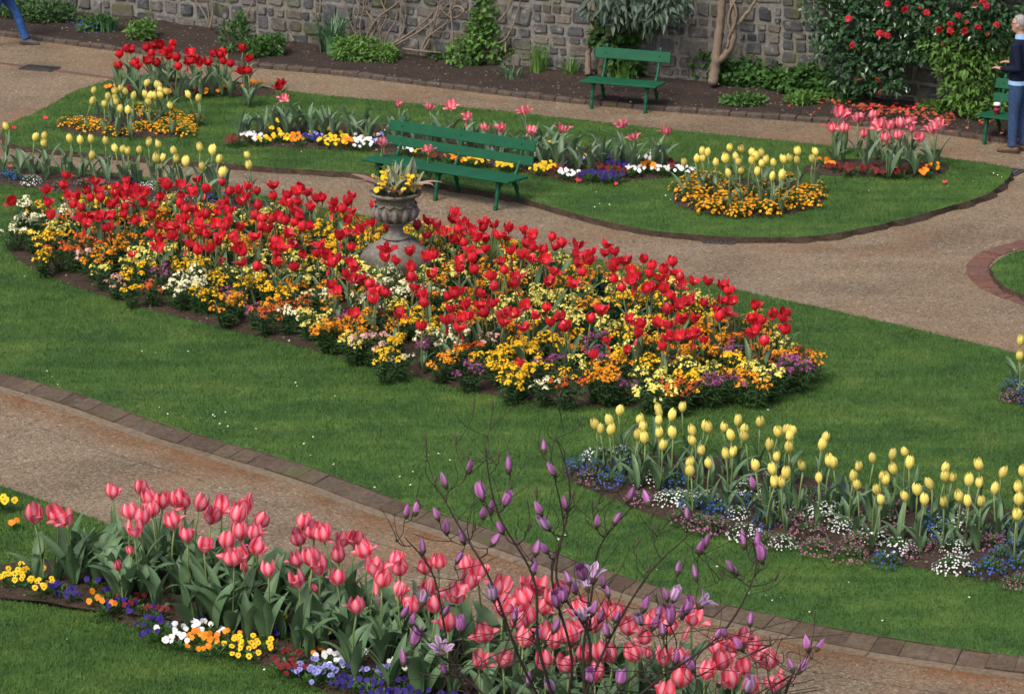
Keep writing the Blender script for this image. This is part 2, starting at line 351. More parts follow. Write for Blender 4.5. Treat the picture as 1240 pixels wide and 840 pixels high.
def bed(name, poly, mat, h=.035, rings=9):
    c = sum(poly, Vector())/len(poly); n = len(poly); v = []; f = []
    for k in range(rings):
        s = 1-k/rings
        for p in poly:
            q = c+(p-c)*s; z = LZ+.004+(0 if k == 0 else h*min(1, k/2)+random.uniform(-.012, .018)); v.append((q.x, q.y, z))
    v.append((c.x, c.y, LZ+h)); l = len(v)-1
    for k in range(rings-1):
        for i in range(n): f.append([k*n+i, k*n+(i+1) % n, (k+1)*n+(i+1) % n, (k+1)*n+i])
    for i in range(n): f.append([(rings-1)*n+i, (rings-1)*n+(i+1) % n, l])
    o = ob(name, new_mesh(name, v, f, True), mat); o['kind'] = 'structure'; return o
BEDS = {
 'red': [(8, 300), (22, 278), (60, 259), (150, 259), (250, 270), (340, 276), (426, 285), (550, 305), (650, 325), (734, 344), (815, 363), (890, 395), (955, 422), (990, 442), (978, 460), (935, 477), (850, 492), (700, 492), (560, 472), (490, 452), (420, 434), (300, 405), (200, 380), (110, 354), (45, 329)],
 'yel': [(684, 566), (720, 552), (790, 550), (880, 556), (980, 578), (1080, 598), (1180, 612), (1260, 622), (1360, 640), (1360, 726), (1260, 712), (1180, 700), (1080, 682), (960, 660), (860, 644), (790, 624), (730, 600), (690, 582)],
 'pink': [(-60, 700), (10, 682), (70, 676), (140, 664), (220, 672), (300, 694), (400, 724), (520, 764), (640, 797), (760, 826), (900, 862), (1000, 890), (960, 960), (760, 985), (560, 930), (440, 862), (391, 836), (334, 810), (278, 795), (210, 779), (165, 762), (120, 744), (50, 722), (-60, 718)],
 'strip': [(-80, 196), (0, 202), (150, 216), (255, 232), (330, 246), (335, 254), (260, 254), (150, 240), (60, 231), (0, 224), (-80, 216)],
 'ylrnd': [(70, 152), (84, 143), (130, 138), (190, 140), (232, 147), (240, 156), (225, 164), (180, 168), (125, 166), (85, 161)],
 'rdfar': [(128, 104), (150, 99), (220, 98), (300, 102), (336, 110), (325, 116), (260, 117), (180, 115), (135, 112)],
 'long': [(276, 168), (300, 158), (360, 150), (450, 150), (560, 158), (660, 172), (750, 186), (820, 196), (842, 206), (815, 214), (770, 219), (700, 222), (650, 213), (560, 198), (450, 184), (360, 180), (300, 176)],
 'yrrnd': [(814, 240), (824, 228), (860, 220), (905, 217), (955, 220), (990, 230), (998, 242), (985, 252), (950, 260), (900, 264), (850, 258), (822, 250)],
 'pkfar': [(972, 208), (985, 198), (1030, 194), (1090, 193), (1140, 199), (1148, 207), (1125, 215), (1060, 215), (1005, 213)],
 'right': [(1216, 478), (1228, 466), (1262, 462), (1330, 470), (1330, 500), (1250, 494), (1222, 486)],
}
BNAME = {'red': 'flower_bed_soil', 'yel': 'flower_bed_soil', 'pink': 'flower_bed_soil'}
BP = {}
for k, l in BEDS.items():
    BP[k] = spline(pxs(l, LZ), 4, True); bed('flower_bed_soil', BP[k], M['soil'])

# grass blades: nobody could count them
def blades(name, poly, holes, dens, h0, h1, wd):
    xs = [p.x for p in poly]; ys = [p.y for p in poly]
    x0, x1, y0, y1 = max(min(xs), -9), min(max(xs), 9), max(min(ys), 21), min(max(ys), 60)
    n = int((x1-x0)*(y1-y0)*dens); X = rng.uniform(x0, x1, n); Y = rng.uniform(y0, y1, n)
    dep = Y*cp-(LZ-CAMH)*sp; px = 620+FPX*X/dep; py = 420-FPX*(Y*sp+(LZ-CAMH)*cp)/dep
    k = (px > -40) & (px < 1280) & (py > -20) & (py < 880); X, Y = X[k], Y[k]
    k = pip(poly, X, Y)
    for h in holes: k &= ~pip(h, X, Y)
    X, Y = X[k], Y[k]; n = len(X)
    a = rng.uniform(0, 2*np.pi, n); H = rng.uniform(h0, h1, n); W = wd*rng.uniform(.7, 1.4, n)
    la = rng.uniform(0, 2*np.pi, n); ll = H*rng.uniform(.1, .75, n)
    V = np.zeros((n, 3, 3)); z = LZ-.002
    V[:, 0] = np.stack([X-np.cos(a)*W, Y-np.sin(a)*W, np.full(n, z)], 1); V[:, 1] = np.stack([X+np.cos(a)*W, Y+np.sin(a)*W, np.full(n, z)], 1)
    V[:, 2] = np.stack([X+np.cos(la)*ll, Y+np.sin(la)*ll, z+H], 1)
    me = bpy.data.meshes.new(name); me.vertices.add(3*n); me.vertices.foreach_set('co', V.ravel().astype(np.float32))
    me.loops.add(3*n); me.loops.foreach_set('vertex_index', np.arange(3*n, dtype=np.int32))
    me.polygons.add(n); me.polygons.foreach_set('loop_start', np.arange(0, 3*n, 3, dtype=np.int32))
    at = me.attributes.new('pt', 'FLOAT_VECTOR', 'POINT'); q = np.zeros((n, 3, 3), np.float32); q[:, :, 2] = (rng.random(n)**3*.55)[:, None]
    at.data.foreach_set('vector', q.ravel()); me.materials.append(None); me.update(calc_edges=True)
    o = ob('grass', me, M['grass']); tag(o, kind='stuff'); return o
HB = list(BP.values())
GL = {'tulip_lawn': 'short mown green grass of the lawn round the red tulip bed', 'bench_lawn': 'short mown green grass of the lawn behind the green bench', 'front_lawn': 'mown green grass round the pink tulip bed', 'side_lawn': 'mown green grass inside the red brick curve'}
for nm, pl in LAWNS:
    d = {'tulip_lawn': 4200, 'bench_lawn': 3000, 'front_lawn': 6500, 'side_lawn': 3500}[nm]
    tag(blades('grass', pl, HB, d, .018, .042, .0035), GL[nm], 'grass')

# gutter of the near path: row of sloping bricks and a row of flat stones
def kerb_rows():
    top = resample(spline(pxs(KB, LZ), 10), .23)
    k = ob('brick_gutter', None); tag(k, kind='structure')
    def perp(i, pts):
        d = (pts[min(i+1, len(pts)-1)]-pts[max(i-1, 0)]); d.z = 0; d.normalize(); return Vector((d.y, -d.x, 0)) if Vector((d.y, -d.x, 0)).y < 0 else Vector((-d.y, d.x, 0))
    v = []; f = []
    for i, p in enumerate(top):
        q = perp(i, top); a = p+q*-.01; a.z = LZ-.02; b = p+q*.21; b.z = .004; c = p+q*.335; c.z = .003; v += [a, b, c]
    for i in range(len(top)-1): f += [[3*i, 3*i+1, 3*i+4, 3*i+3], [3*i+1, 3*i+2, 3*i+5, 3*i+4]]
    ob('gutter_bedding', new_mesh('gutter_bedding', v, f), M['gutter'], k)
    V2 = []; A2 = []; F2 = []
    for i, p in enumerate(top):
        q = perp(i, top)
        for j, o_ in enumerate((.318, .45, .8)): w2 = p+q*o_; w2.z = .004; V2.append(w2); A2.append(((o_-.318)/.482, 0, 0))
    for i in range(len(top)-1): F2 += [[3*i, 3*i+1, 3*i+4, 3*i+3], [3*i+1, 3*i+2, 3*i+5, 3*i+4]]
    rs = ob('rusty_gravel', new_mesh('rusty_gravel', V2, F2, False, A2), M['rustgravel']); rs['kind'] = 'structure'
    def block(name, a0, a1, b0, b1, th, mat):      # top quad with chamfer
        c = (a0+a1+b0+b1)/4; q = [a0, a1, b1, b0]; n = (a1-a0).cross(b0-a0).normalized(); n = n if n.z > 0 else -n
        ins = [c+(p-c)*.99+Vector((random.gauss(0, .002), random.gauss(0, .002), 0)) for p in q]
        V = [p-n*th for p in ins]+[p+n*.004 for p in ins]+[c+(p-c)*.972+n*.008+n*random.gauss(0, .002) for p in ins]
        F = [[8, 9, 10, 11]]+[[4+i, 4+(i+1) % 4, 8+(i+1) % 4, 8+i] for i in range(4)]+[[i, (i+1) % 4, 4+(i+1) % 4, 4+i] for i in range(4)]
        V = [p-c for p in V]; ob(name, new_mesh(name, V, F), mat, k, loc=c)
    for i in range(len(top)-1):
        q0, q1 = perp(i, top), perp(i+1, top); jz = random.gauss(0, .004)
        A0 = top[i]+q0*.0; A1 = top[i+1]+q1*.0; B0 = top[i]+q0*.20; B1 = top[i+1]+q1*.20
        for p in (A0, A1): p.z = LZ-.012+jz
        for p in (B0, B1): p.z = .012+jz
        block('brick', A0, A1, B0, B1, .03, M['gutter'])
    for i in range(0, len(top)-3, 3):
        q0, q1 = perp(i, top), perp(i+3, top)
        A0 = top[i]+q0*.205; A1 = top[i+3]+q1*.205; B0 = top[i]+q0*.32; B1 = top[i+3]+q1*.32
        for p in (A0, A1, B0, B1): p.z = .004
        block('stone', A0, A1, B0, B1, .02, M['flag'])
kerb_rows()

KERB = [(-110, 32), (0, 44), (124, 60), (305, 82), (420, 93), (600, 115), (709, 127), (838, 138), (1000, 150), (1115, 160), (1240, 177), (1340, 190)]
WALLB = [(-150, -14), (0, 6), (200, 28), (342, 50), (480, 66), (666, 86), (813, 97), (1046, 119), (1163, 133), (1300, 149), (1400, 160)]
KL = spline(pxs(KERB), 10); WL = spline(pxs(WALLB, .1), 10)
# soil border between kerb and wall
def border():
    a = resample(KL, .25); n = len(a); b = resample(WL, .05); v = []; f = []; m = 14
    wl = resample(WL, (sum((q-p).length for p, q in zip(WL, WL[1:])))/(n-1))
    for i in range(n):
        for j in range(m+1):
            t = j/m; p = a[i].lerp(wl[min(i, len(wl)-1)]+Vector((0, .3, 0)), t); z = .05+.09*t+(random.uniform(-.018, .022) if 0 < j < m else 0); v.append((p.x, p.y, z))
    for i in range(n-1):
        for j in range(m): f.append([i*(m+1)+j, (i+1)*(m+1)+j, (i+1)*(m+1)+j+1, i*(m+1)+j+1])
    o = ob('border_soil', new_mesh('border_soil', v, f, True), M['soil_dark']); o['kind'] = 'structure'
border()
def back_kerb():
    k = ob('brick_kerb', None); tag(k, kind='structure')
    pts = resample(KL, .228); bm_ = []
    for vi in range(4):
        b = MB(); b.box((0, 0, 0), (.224, .12, .09), .014); mm = b.mesh('brick')
        for q in mm.vertices: q.co += Vector((random.gauss(0, .003), random.gauss(0, .003), random.gauss(0, .003)))
        bm_.append(mm)
    for a, b in zip(pts, pts[1:]):
        c = (a+b)/2; d = b-a
        ob('brick', random.choice(bm_), M['brick'], k, loc=(c.x, c.y+.06, .022+random.gauss(0, .005)), rot=(random.gauss(0, .03), random.gauss(0, .015), math.atan2(d.y, d.x)))
back_kerb()
def brick_arc():
    k = ob('brick_edging', None); tag(k, kind='structure')
    arc = spline(pxs([(1262, 296), (1240, 302), (1212, 311), (1199, 327), (1212, 345), (1240, 358), (1300, 378)]), 12); pts = resample(arc, .125)
    b = MB(); b.box((0, 0, 0), (.112, .25, .06), .008); me = b.mesh('brick')
    b2 = MB(); b2.box((0, 0, 0), (.112, .24, .06), .008); me2 = b2.mesh('brick')
    for i in range(1, len(pts)-1):
        d = pts[i+1]-pts[i-1]; d.z = 0; d.normalize(); q = Vector((d.y, -d.x, 0))
        if (pts[i]+q-P(1290, 335)).length < (pts[i]-P(1290, 335)).length: q = -q
        c = pts[i]+q*.145
        ob('brick', me, M['redbrick'], k, loc=(c.x, c.y, -.016+random.gauss(0, .003)), rot=(0, 0, math.atan2(d.y, d.x)))
    # flush brick line across the far corner of the path
    for a, b_ in zip(resample(pxs([(-40, 73), (0, 77), (150, 97)]), .225), resample(pxs([(-40, 73), (0, 77), (150, 97)]), .225)[1:]):
        c = (a+b_)/2; d = b_-a
        ob('brick', me2, M['redbrick'], k2, loc=(c.x, c.y, -.022), rot=(0, 0, math.atan2(d.y, d.x)+math.pi/2))
k2 = ob('brick_line', None); tag(k2, kind='structure'); brick_arc()
def drain(px, py, w_, d_, rz, label):
    o = thing('drain_grate', label, 'drain', P(px, py, .004), rz)
    b = MB(); b.box((0, d_/2, .004), (w_, .03, .02)); b.box((0, -d_/2, .004), (w_, .03, .02)); b.box((w_/2, 0, .004), (.03, d_-.04, .02)); b.box((-w_/2, 0, .004), (.03, d_-.04, .02)); ob('frame', b.mesh('frame'), M['iron'], o)
    b = MB(); b.box((0, 0, 0), (.018, d_-.04, .014)); me = b.mesh('bar'); n = int(w_/.05)
    for i in range(1, n): ob('bar', me, M['iron'], o, loc=(-w_/2+w_*i/n, 0, .004))
drain(872, 291, .36, .3, R(-12), 'small iron drain grate in the gravel beside the curved lawn edge')
drain(1219, 208, .34, .34, R(-30), 'iron drain grate at the tip of the bench lawn')
drain(48, 83, .5, .3, R(-20), 'dark iron drain cover set in the red brick line')

# ---------------------------------------------------------------- stone wall
def wall():
    k = thing('stone_wall', 'old rubble stone garden wall with pale mortar behind the border', 'wall', (0, 0, 0))
    L = resample(WL, .2); H = 3.2; v = []; f = []
    for p in L: v += [(p.x, p.y, -.05), (p.x, p.y, H), (p.x, p.y+.5, H), (p.x, p.y+.5, -.05)]
    for i in range(len(L)-1):
        for j in range(3): f.append([4*i+j, 4*i+4+j, 4*i+5+j, 4*i+1+j])
    f += [[0, 1, 2, 3], [4*len(L)-4+j for j in range(4)]]
    ob('mortar', new_mesh('mortar', v, f), M['mortar'], k)
    fine = resample(WL, .01); tot = len(fine)-1; stones = []
    def panel(s0, s1, z0, z1, d):
        w_, h = s1-s0, z1-z0
        if (h > .42 or (h > .27 and random.random() < .45)) and d < 7:
            m = z0+h*random.uniform(.35, .65); panel(s0, s1, z0, m, d+1); panel(s0, s1, m, z1, d+1); return
        if w_ > .72 or (w_ > h*2.1) or (w_ > .42 and random.random() < .4):
            m = s0+w_*random.uniform(.35, .65); panel(s0, m, z0, z1, d+1); panel(m, s1, z0, z1, d+1); return
        if w_ > .34 and h > .24 and random.random() < .25:
            m = s0+w_*random.uniform(.55, .7); k_ = z0+h*random.uniform(.4, .6); stones.extend([((s0+m)/2, z0+h/2, m-s0, h), ((m+s1)/2, (z0+k_)/2, s1-m, k_-z0), ((m+s1)/2, (k_+z1)/2, s1-m, z1-k_)]); return
        stones.append(((s0+s1)/2, (z0+z1)/2, w_, h))
    s = 0
    while s < tot*.01-.3:
        e = s+random.uniform(.7, 1.5); z = .0
        while z < 3.1:
            h = random.uniform(.3, .75); panel(s, e, z, min(3.15, z+h), 0); z += h
        s = e
    z = 9
    while z < 3.1:
        h = random.choice([.15, .2, .24, .28, .32]); s = random.uniform(-.2, 0)
        while s < tot*.01:
            wd = random.uniform(.2, .62)*(h/.25)**.4
            if random.random() < .16 and h > .2:
                stones += [(s+wd/2, z+h*.27, wd, h*.5), (s+wd*.27, z+h*.77, wd*.5, h*.44), (s+wd*.76, z+h*.77, wd*.46, h*.44)]
            else: stones.append((s+wd/2, z+h/2+random.gauss(0, .015), wd*random.uniform(.9, 1), h*random.uniform(.82, 1)))
            s += wd
        z += h
    rest = MB(); cnt = 0
    for (s, z, wd, h) in stones:
        i = int(min(max(s/.01, 1), tot-1)); p = fine[i]; d = fine[i+1]-fine[i-1]; rz = math.atan2(d.y, d.x)
        hw, hh = (wd/2-.012)*random.uniform(.84, 1.03), (h/2-.012)*random.uniform(.84, 1.04); g_ = random.uniform(.1, .34)
        out = []
        for (cx, cz) in ((-1, -1), (1, -1), (1, 1), (-1, 1)):
            jx, jz = random.uniform(.82, 1.05), random.uniform(.8, 1.06)
            x, zz = cx*hw*jx, cz*hh*jz
            if cx*cz > 0: out += [(x, zz*(1-g_)), (x*(1-g_*.6), zz)] if cz > 0 else [(x, zz*(1-g_)), (x*(1-g_*.6), zz)]
            else: out += [(x*(1-g_*.6), zz), (x, zz*(1-g_))]
        pr = random.uniform(.004, .03); n = 8
        V = [(x, .02, q) for x, q in out]+[(x, -pr*.5, q) for x, q in out]+[(x*random.uniform(.86, .95), -pr-random.uniform(0, .016), q*random.uniform(.82, .94)) for x, q in out]
        F = [list(range(2*n, 3*n))]+[[a*n+b, a*n+(b+1) % n, (a+1)*n+(b+1) % n, (a+1)*n+b] for a in range(2) for b in range(n)]
        px, py = proj((p.x, p.y, z)); 
        if -30 < px < 1270 and py > -25 and cnt < 299:
            cnt += 1; ob('stone', new_mesh('stone', V, F), M['wall_stone'], k, loc=(p.x, p.y, z), rot=(0, random.gauss(0, .055), rz))
        else:
            Mx = Matrix.Translation((p.x, p.y, z)) @ Matrix.Rotation(rz, 4, 'Z'); rest.add([Mx @ Vector(q) for q in V], F)
    o = ob('stonework', rest.mesh('stonework'), M['wall_stone'], k); o['kind'] = 'stuff'
wall()

# ---------------------------------------------------------------- flowers: shared meshes
def petal(mb, ang, R0, L, prof, half, inner, tipbend=0, twist=0, nu=4, ntt=6, seed=None):
    rv = random.uniform(.9, 1.1); rr = random.random(); v = []; a = []; f = []
    for j in range(ntt+1):
        t = j/ntt; r = R0*prof(t)*(.93 if inner else 1); z = L*t*rv
        wid = half*max(0.0, 1-abs((t-.45)/.57)**2.4)**.5 if t > .45 else half*(.45+.55*math.sin(t/.45*math.pi/2))
        if j == ntt: wid = half*.12
        bend = tipbend*max(0, t-.55)**1.5
        for i in range(nu+1):
            u = -1+2*i/nu; q = ang+u*wid+twist*t
            rad = r*(1-.06*(1-abs(u)))*(1+.0)+bend*L; zz = z-bend*L*.6+random.gauss(0, .0025)
            v.append((rad*math.cos(q), rad*math.sin(q), zz)); a.append((abs(u), t, rr))
    for j in range(ntt):
        for i in range(nu): f.append([j*(nu+1)+i, j*(nu+1)+i+1, (j+1)*(nu+1)+i+1, (j+1)*(nu+1)+i])
    mb.add(v, f, a)
def bloom(kind, seed):
    random.seed(seed); mb = MB(); h = math.pi/3
    if kind == 'egg':      # closed yellow, unit: height 1
        prof = lambda t: .13+.87*math.sin(min(1, t/.5)*math.pi/2) if t < .42 else max(.3, .98*(1-((t-.40)/.62)**3.2*.6))
        R0, L, tb = .345, 1.0, 0
    elif kind == 'cup':    # pink goblet
        prof = lambda t: .2+.8*math.sin(min(1, t/.5)*math.pi/2) if t < .5 else 1-.32*((t-.5)/.5)**1.6
        R0, L, tb = .46, 1, 0
    else:                  # open red / pink
        prof = lambda t: .2+.8*math.sin(min(1, t/.55)*math.pi/2) if t < .55 else 1-.05*(t-.5)
        R0, L, tb = .5, .98, .25
    off = random.uniform(0, 6)
    for i in range(6):
        flop = (kind == 'open' and random.random() < .3) or (kind == 'cup' and random.random() < .07)
        petal(mb, off+i*h+random.gauss(0, .06), R0*random.uniform(.94, 1.06)*(1.2 if flop else 1), L*random.uniform(.92, 1.04)*(.82 if flop else 1), prof,
              (.62 if kind != 'open' else .56), i % 2 == 1, (1.9 if flop else tb*random.uniform(.2, 1.6)))
    if kind == 'open':     # one fallen petal hanging below the cup on some
        if random.random() < .5: petal(mb, random.uniform(0, 6), .42, -.75, lambda t: .3+.75*t**.6, .4, False, 0)
    for i in range(6):      # stamens
        q = i*h; mb.tube([(0, 0, .06), (.09*math.cos(q), .09*math.sin(q), .42)], .02, 3, False)
    return mb.mesh(kind+'_bloom', True)
BL = {k: [bloom(k, 100+i) for i in range(n)] for k, n in (('egg', 5), ('cup', 7), ('open', 8))}
def tleaf(seed):
    random.seed(seed); v = []; a = []; f = []; n = 8; L = 1; wmax = random.uniform(.10, .15); bend = random.uniform(.15, .85); tw = random.uniform(-.5, .5); rr = random.random()*.35
    ang = 0; x = .02; z = 0
    for j in range(n+1):
        t = j/n; w_ = wmax*(.5+.5*math.sin(min(1, t/.35)*math.pi/2)) if t < .35 else wmax*(1-((t-.35)/.66)**2.2)
        th = R(82)-bend*t**1.7*R(105); x += math.cos(th)*L/n; z += math.sin(th)*L/n
        nx, nz = -math.sin(th), math.cos(th)
        for u in (-1, -.5, 0, .5, 1):
            fold = (abs(u)**1.4)*w_*(.55-.3*t); s = tw*t
            y = u*w_; v.append((x+nx*fold+s*y*.6, y, z+nz*fold+.03*math.sin(9*t+u*2)*abs(u)*w_*5*.3)); a.append((abs(u), t, rr))
    for j in range(n):
        for i in range(4): f.append([j*5+i, j*5+i+1, (j+1)*5+i+1, (j+1)*5+i])
    return new_mesh('leaf', v, f, True, a)
TL = [tleaf(200+i) for i in range(9)]
def stemm(seed):
    random.seed(seed); b = MB(); o = random.uniform(-.03, .03); q = random.uniform(-.03, .03)
    b.tube([(0, 0, -.05), (o, q, .35), (o*.8, q*.8, .7), (0, 0, 1.02)], [.011, .0105, .0095, .010], 5); return b.mesh('stem', True)
ST = [stemm(300+i) for i in range(4)]
random.seed(21)
def tulip(name, label, group, px, py, H, kinds, size, petalm, leafm, stemm_, nl=3, leafL=.36, tilt=.06, small=None, z0=LZ+.012, lw=.78):
    H = H*random.uniform(.94, 1.06); tx, ty = random.gauss(0, tilt), random.gauss(0, tilt)
    s = size*random.uniform(.88, 1.12)*(small or 1)
    top = P(px, py, z0+H+s*.4); base = Vector((top.x-tx*H, top.y-ty*H, z0))
    o = thing(name, label, 'tulip', base, random.uniform(0, 6.28), group); rz = o.rotation_euler.z
    lx = math.cos(-rz)*tx-math.sin(-rz)*ty; ly = math.sin(-rz)*tx+math.cos(-rz)*ty
    hd = Vector((lx*H, ly*H, H)); q = hd.to_track_quat('Z', 'Y').to_euler()
    st = ob('stem', random.choice(ST), stemm_, o, rot=q, scale=(.85, .85, hd.length))
    kind = random.choice(kinds); nod = Euler((q.x+random.gauss(0, .16), q.y+random.gauss(0, .16), random.uniform(0, 6.28)))
    sx = s*(1 if not small else .85)
    ob('bloom', random.choice(BL[kind]), petalm, o, loc=hd*.985, rot=nod, scale=(sx*random.uniform(.93, 1.07), sx*random.uniform(.93, 1.07), s))
    a0 = random.uniform(0, 6.28)
    for i in range(nl):
        l = leafL*random.uniform(.72, 1.2)*(1 if i < 2 else .85)
        ob('leaf', random.choice(TL), leafm, o, loc=(0, 0, -.01), rot=(random.gauss(0, .1), random.gauss(0, .12), a0+i*2.3+random.gauss(0, .4)), scale=(l, l*lw, l))
    return o
def leaves_only(label, group, p, n, l, leafm, lw=.75):
    o = thing('tulip_leaves', label, 'tulip', (p.x, p.y, LZ+.01), random.uniform(0, 6), group)
    for i in range(n): ob('leaf', random.choice(TL), leafm, o, rot=(random.gauss(0, .12), random.gauss(0, .15), i*2.2+random.gauss(0, .4)), scale=(l*(q_ := random.uniform(.75, 1.2)), l*q_*lw, l*q_))

PINK = [(41,623),(70,619),(81,627),(136,595),(170,590),(158,619),(171,626),(185,602),(184,616),(197,606),(163,641),(215,605),(211,630),(225,606),(240,609),(268,611),(298,613),(286,624),(312,629),(254,624),(227,647),(247,659),(274,655),(291,643),(307,645),(308,662),(294,669),(283,674),(325,689),(366,632),(364,650),(380,642),(392,646),(362,676),(378,675),(388,685),(362,701),(408,699),(413,653),(410,672),(429,651),(445,665),(454,687),(462,700),(479,679),(485,687),(481,712),(432,733),(515,685),(531,678),(517,713),(500,732),(528,732),(552,719),(543,753),(565,684),(567,704),(578,691),(605,709),(588,767),(608,735),(639,709),(648,711),(640,723),(638,745),(630,752),(657,734),(669,723),(682,716),(633,773),(609,796),(659,766),(670,776),(704,738),(692,769),(700,761),(707,790),(688,803),(735,738),(747,742),(760,757),(730,790),(742,792),(800,745),(789,752),(812,758),(837,746),(803,795),(827,794),(824,820),(853,812),(876,799),(889,781),(901,806),(912,786),(887,822),(901,774),(932,800),(939,827),(908,829),(869,783),(806,837),(770,790),(660,800),(720,815),(580,800),(780,770),(720,755)]
PSM = [(159,667),(144,684),(272,675),(296,687),(383,712),(485,724),(690,785),(785,790)]
for p in PINK:
    kk = random.choice(['cup']*8+['open'])
    tulip('pink_tulip', 'large goblet shaped coral pink tulip in the bed beside the magnolia' if kk == 'cup' else 'large wide open coral pink tulip in the bed beside the magnolia', 'coral pink goblet tulips beside the magnolia' if kk == 'cup' else 'open coral pink tulips beside the magnolia', *p, .58, [kk], .155, M['pink'], M['tleaf'], M['stem'], 4, .45, lw=1.05)
for p in PSM: tulip('pink_tulip_bud', 'small pink tulip bud among the large coral pink tulips', 'small pink tulip buds', *p, .36, ['egg'], .10, M['pink'], M['tleaf'], M['stem'], 2, .34)
YEL = [(722,514),(727,520),(749,497),(740,510),(738,520),(777,509),(777,518),(773,526),(781,530),(798,494),(800,500),(798,509),(798,524),(812,503),(826,493),(815,524),(802,539),(840,522),(839,533),(853,516),(859,518),(851,545),(859,561),(834,561),(837,570),(876,517),(886,527),(893,510),(899,520),(903,528),(879,550),(887,547),(920,511),(915,564),(931,539),(942,522),(952,521),(961,521),(956,528),(955,541),(941,553),(937,568),(938,583),(946,584),(951,573),(973,563),(994,539),(997,530),(992,579),(1005,558),(1009,560),(1033,577),(1038,586),(1039,564),(1058,555),(1073,580),(1061,592),(1067,605),(1080,551),(1084,567),(1097,547),(1101,561),(1097,601),(1129,586),(1120,605),(1143,567),(1144,576),(1153,578),(1143,607),(1163,601),(1173,607),(1174,582),(1186,562),(1186,585),(1188,607),(1204,592),(1212,572),(1233,590),(1234,605),(1231,622),(1240,571),(1066,575),(1111,593)]
for p in YEL: tulip('yellow_tulip', 'pale yellow tulip above the blue and white flowers of the edge bed', 'yellow tulips over blue and white flowers', *p, .43, ['egg'], .117, M['yellow'], M['tleaf'], M['stem'], 3, .33)
FYL = [(7,153),(41,166),(54,165),(53,173),(86,168),(97,170),(110,169),(128,171),(140,180),(149,181),(155,183),(110,189),(169,182),(180,173),(192,175),(210,183),(196,191),(189,192),(213,192),(225,196),(242,179),(257,182),(246,202),(264,193),(301,188),(301,200),(268,209)]
for p in FYL: tulip('yellow_tulip', 'pale yellow tulip in the narrow strip behind the red tulips', 'yellow tulips in the narrow strip', *p, .42, ['egg'], .128, M['yellow'], M['fleaf'], M['stem'], 3, .34)
FYR = [(113,110),(110,123),(126,126),(140,110),(145,107),(154,111),(161,117),(131,118),(140,118),(141,124),(145,132),(154,134),(176,101),(189,103),(192,105),(176,115),(181,117),(188,116),(194,111),(196,115),(202,111),(180,123),(206,128),(230,115),(240,119)]
for p in FYR: tulip('yellow_tulip', 'pale yellow tulip in the small orange edged bed by the far red tulips', 'yellow tulips by the far red tulips', *p, .32, ['egg'], .12, M['yellow'], M['fleaf'], M['stem'], 3, .28, .1)
FYB = [(829,197),(842,192),(850,184),(857,185),(851,192),(866,197),(883,178),(879,192),(900,180),(893,190),(893,196),(883,210),(896,206),(911,185),(914,190),(909,194),(923,186),(928,194),(922,198),(916,208),(937,197),(945,212),(949,193),(955,191),(966,194),(967,183),(984,192),(989,184),(934,214)]
for p in FYB: tulip('yellow_tulip', 'pale yellow tulip in the round orange bed near the lawn tip', 'yellow tulips in the round orange bed', *p, .4, ['egg'], .125, M['yellow'], M['fleaf'], M['stem'], 3, .3)
FR = [(144,66),(153,59),(158,60),(144,79),(163,77),(167,80),(178,58),(179,73),(187,55),(194,55),(183,65),(190,76),(198,63),(204,68),(207,53),(206,61),(215,70),(215,81),(230,64),(227,75),(235,73),(243,75),(259,65),(265,66),(270,64),(253,75),(271,74),(280,77),(294,58),(300,71),(295,85),(301,86)]
for p in FR: tulip('red_tulip', 'deep red tulip in the far bed beside the back path', 'red tulips beside the back path', *p, .43, ['open', 'cup', 'cup'], .13, M['farred'], M['fleaf'], M['stem'], 4, .4)
for p in [(335, 105), (342, 100)]: tulip('red_tulip', 'drooping red tulip at the lawn edge of the far red bed', 'drooping red tulips', *p, .17, ['open'], .12, M['farred'], M['fleaf'], M['stem'], 2, .25, .2)
FP = [(1008,154),(1022,155),(1027,137),(1039,143),(1046,162),(1056,140),(1058,149),(1067,151),(1077,153),(1091,150),(1104,146),(1104,155),(1088,164),(1073,166),(1113,166),(1136,150),(1130,156),(1016,137),(1085,150),(1098,149)]
for p in FP: tulip('pink_tulip', 'bright pink tulip in the bed on the lawn tip', 'pink tulips on the lawn tip', *p, .45, ['open', 'cup', 'cup'], .14, M['farpink'], M['fleaf'], M['stem'], 4, .38)
FPL = [(344,118),(483,126),(520,129),(546,128),(566,141),(636,134),(641,157),(587,154),(607,155),(681,155),(754,150),(768,165),(808,159),(462,172),(519,181)]
for p in FPL: tulip('pink_tulip', 'open pink tulip in the long fading bed behind the bench', 'pink tulips behind the bench', *p, .42, ['open'], .12, M['farpink'], M['fleaf'], M['stem'], 3, .36)
for p in [(1235, 413), (1235, 431), (1252, 420), (1262, 436), (1248, 440)]: tulip('yellow_tulip', 'pale yellow tulip in the side bed near the brick curve', 'yellow tulips in the side bed', *p, .42, ['egg'], .125, M['yellow'], M['tleaf'], M['stem'], 3, .32)

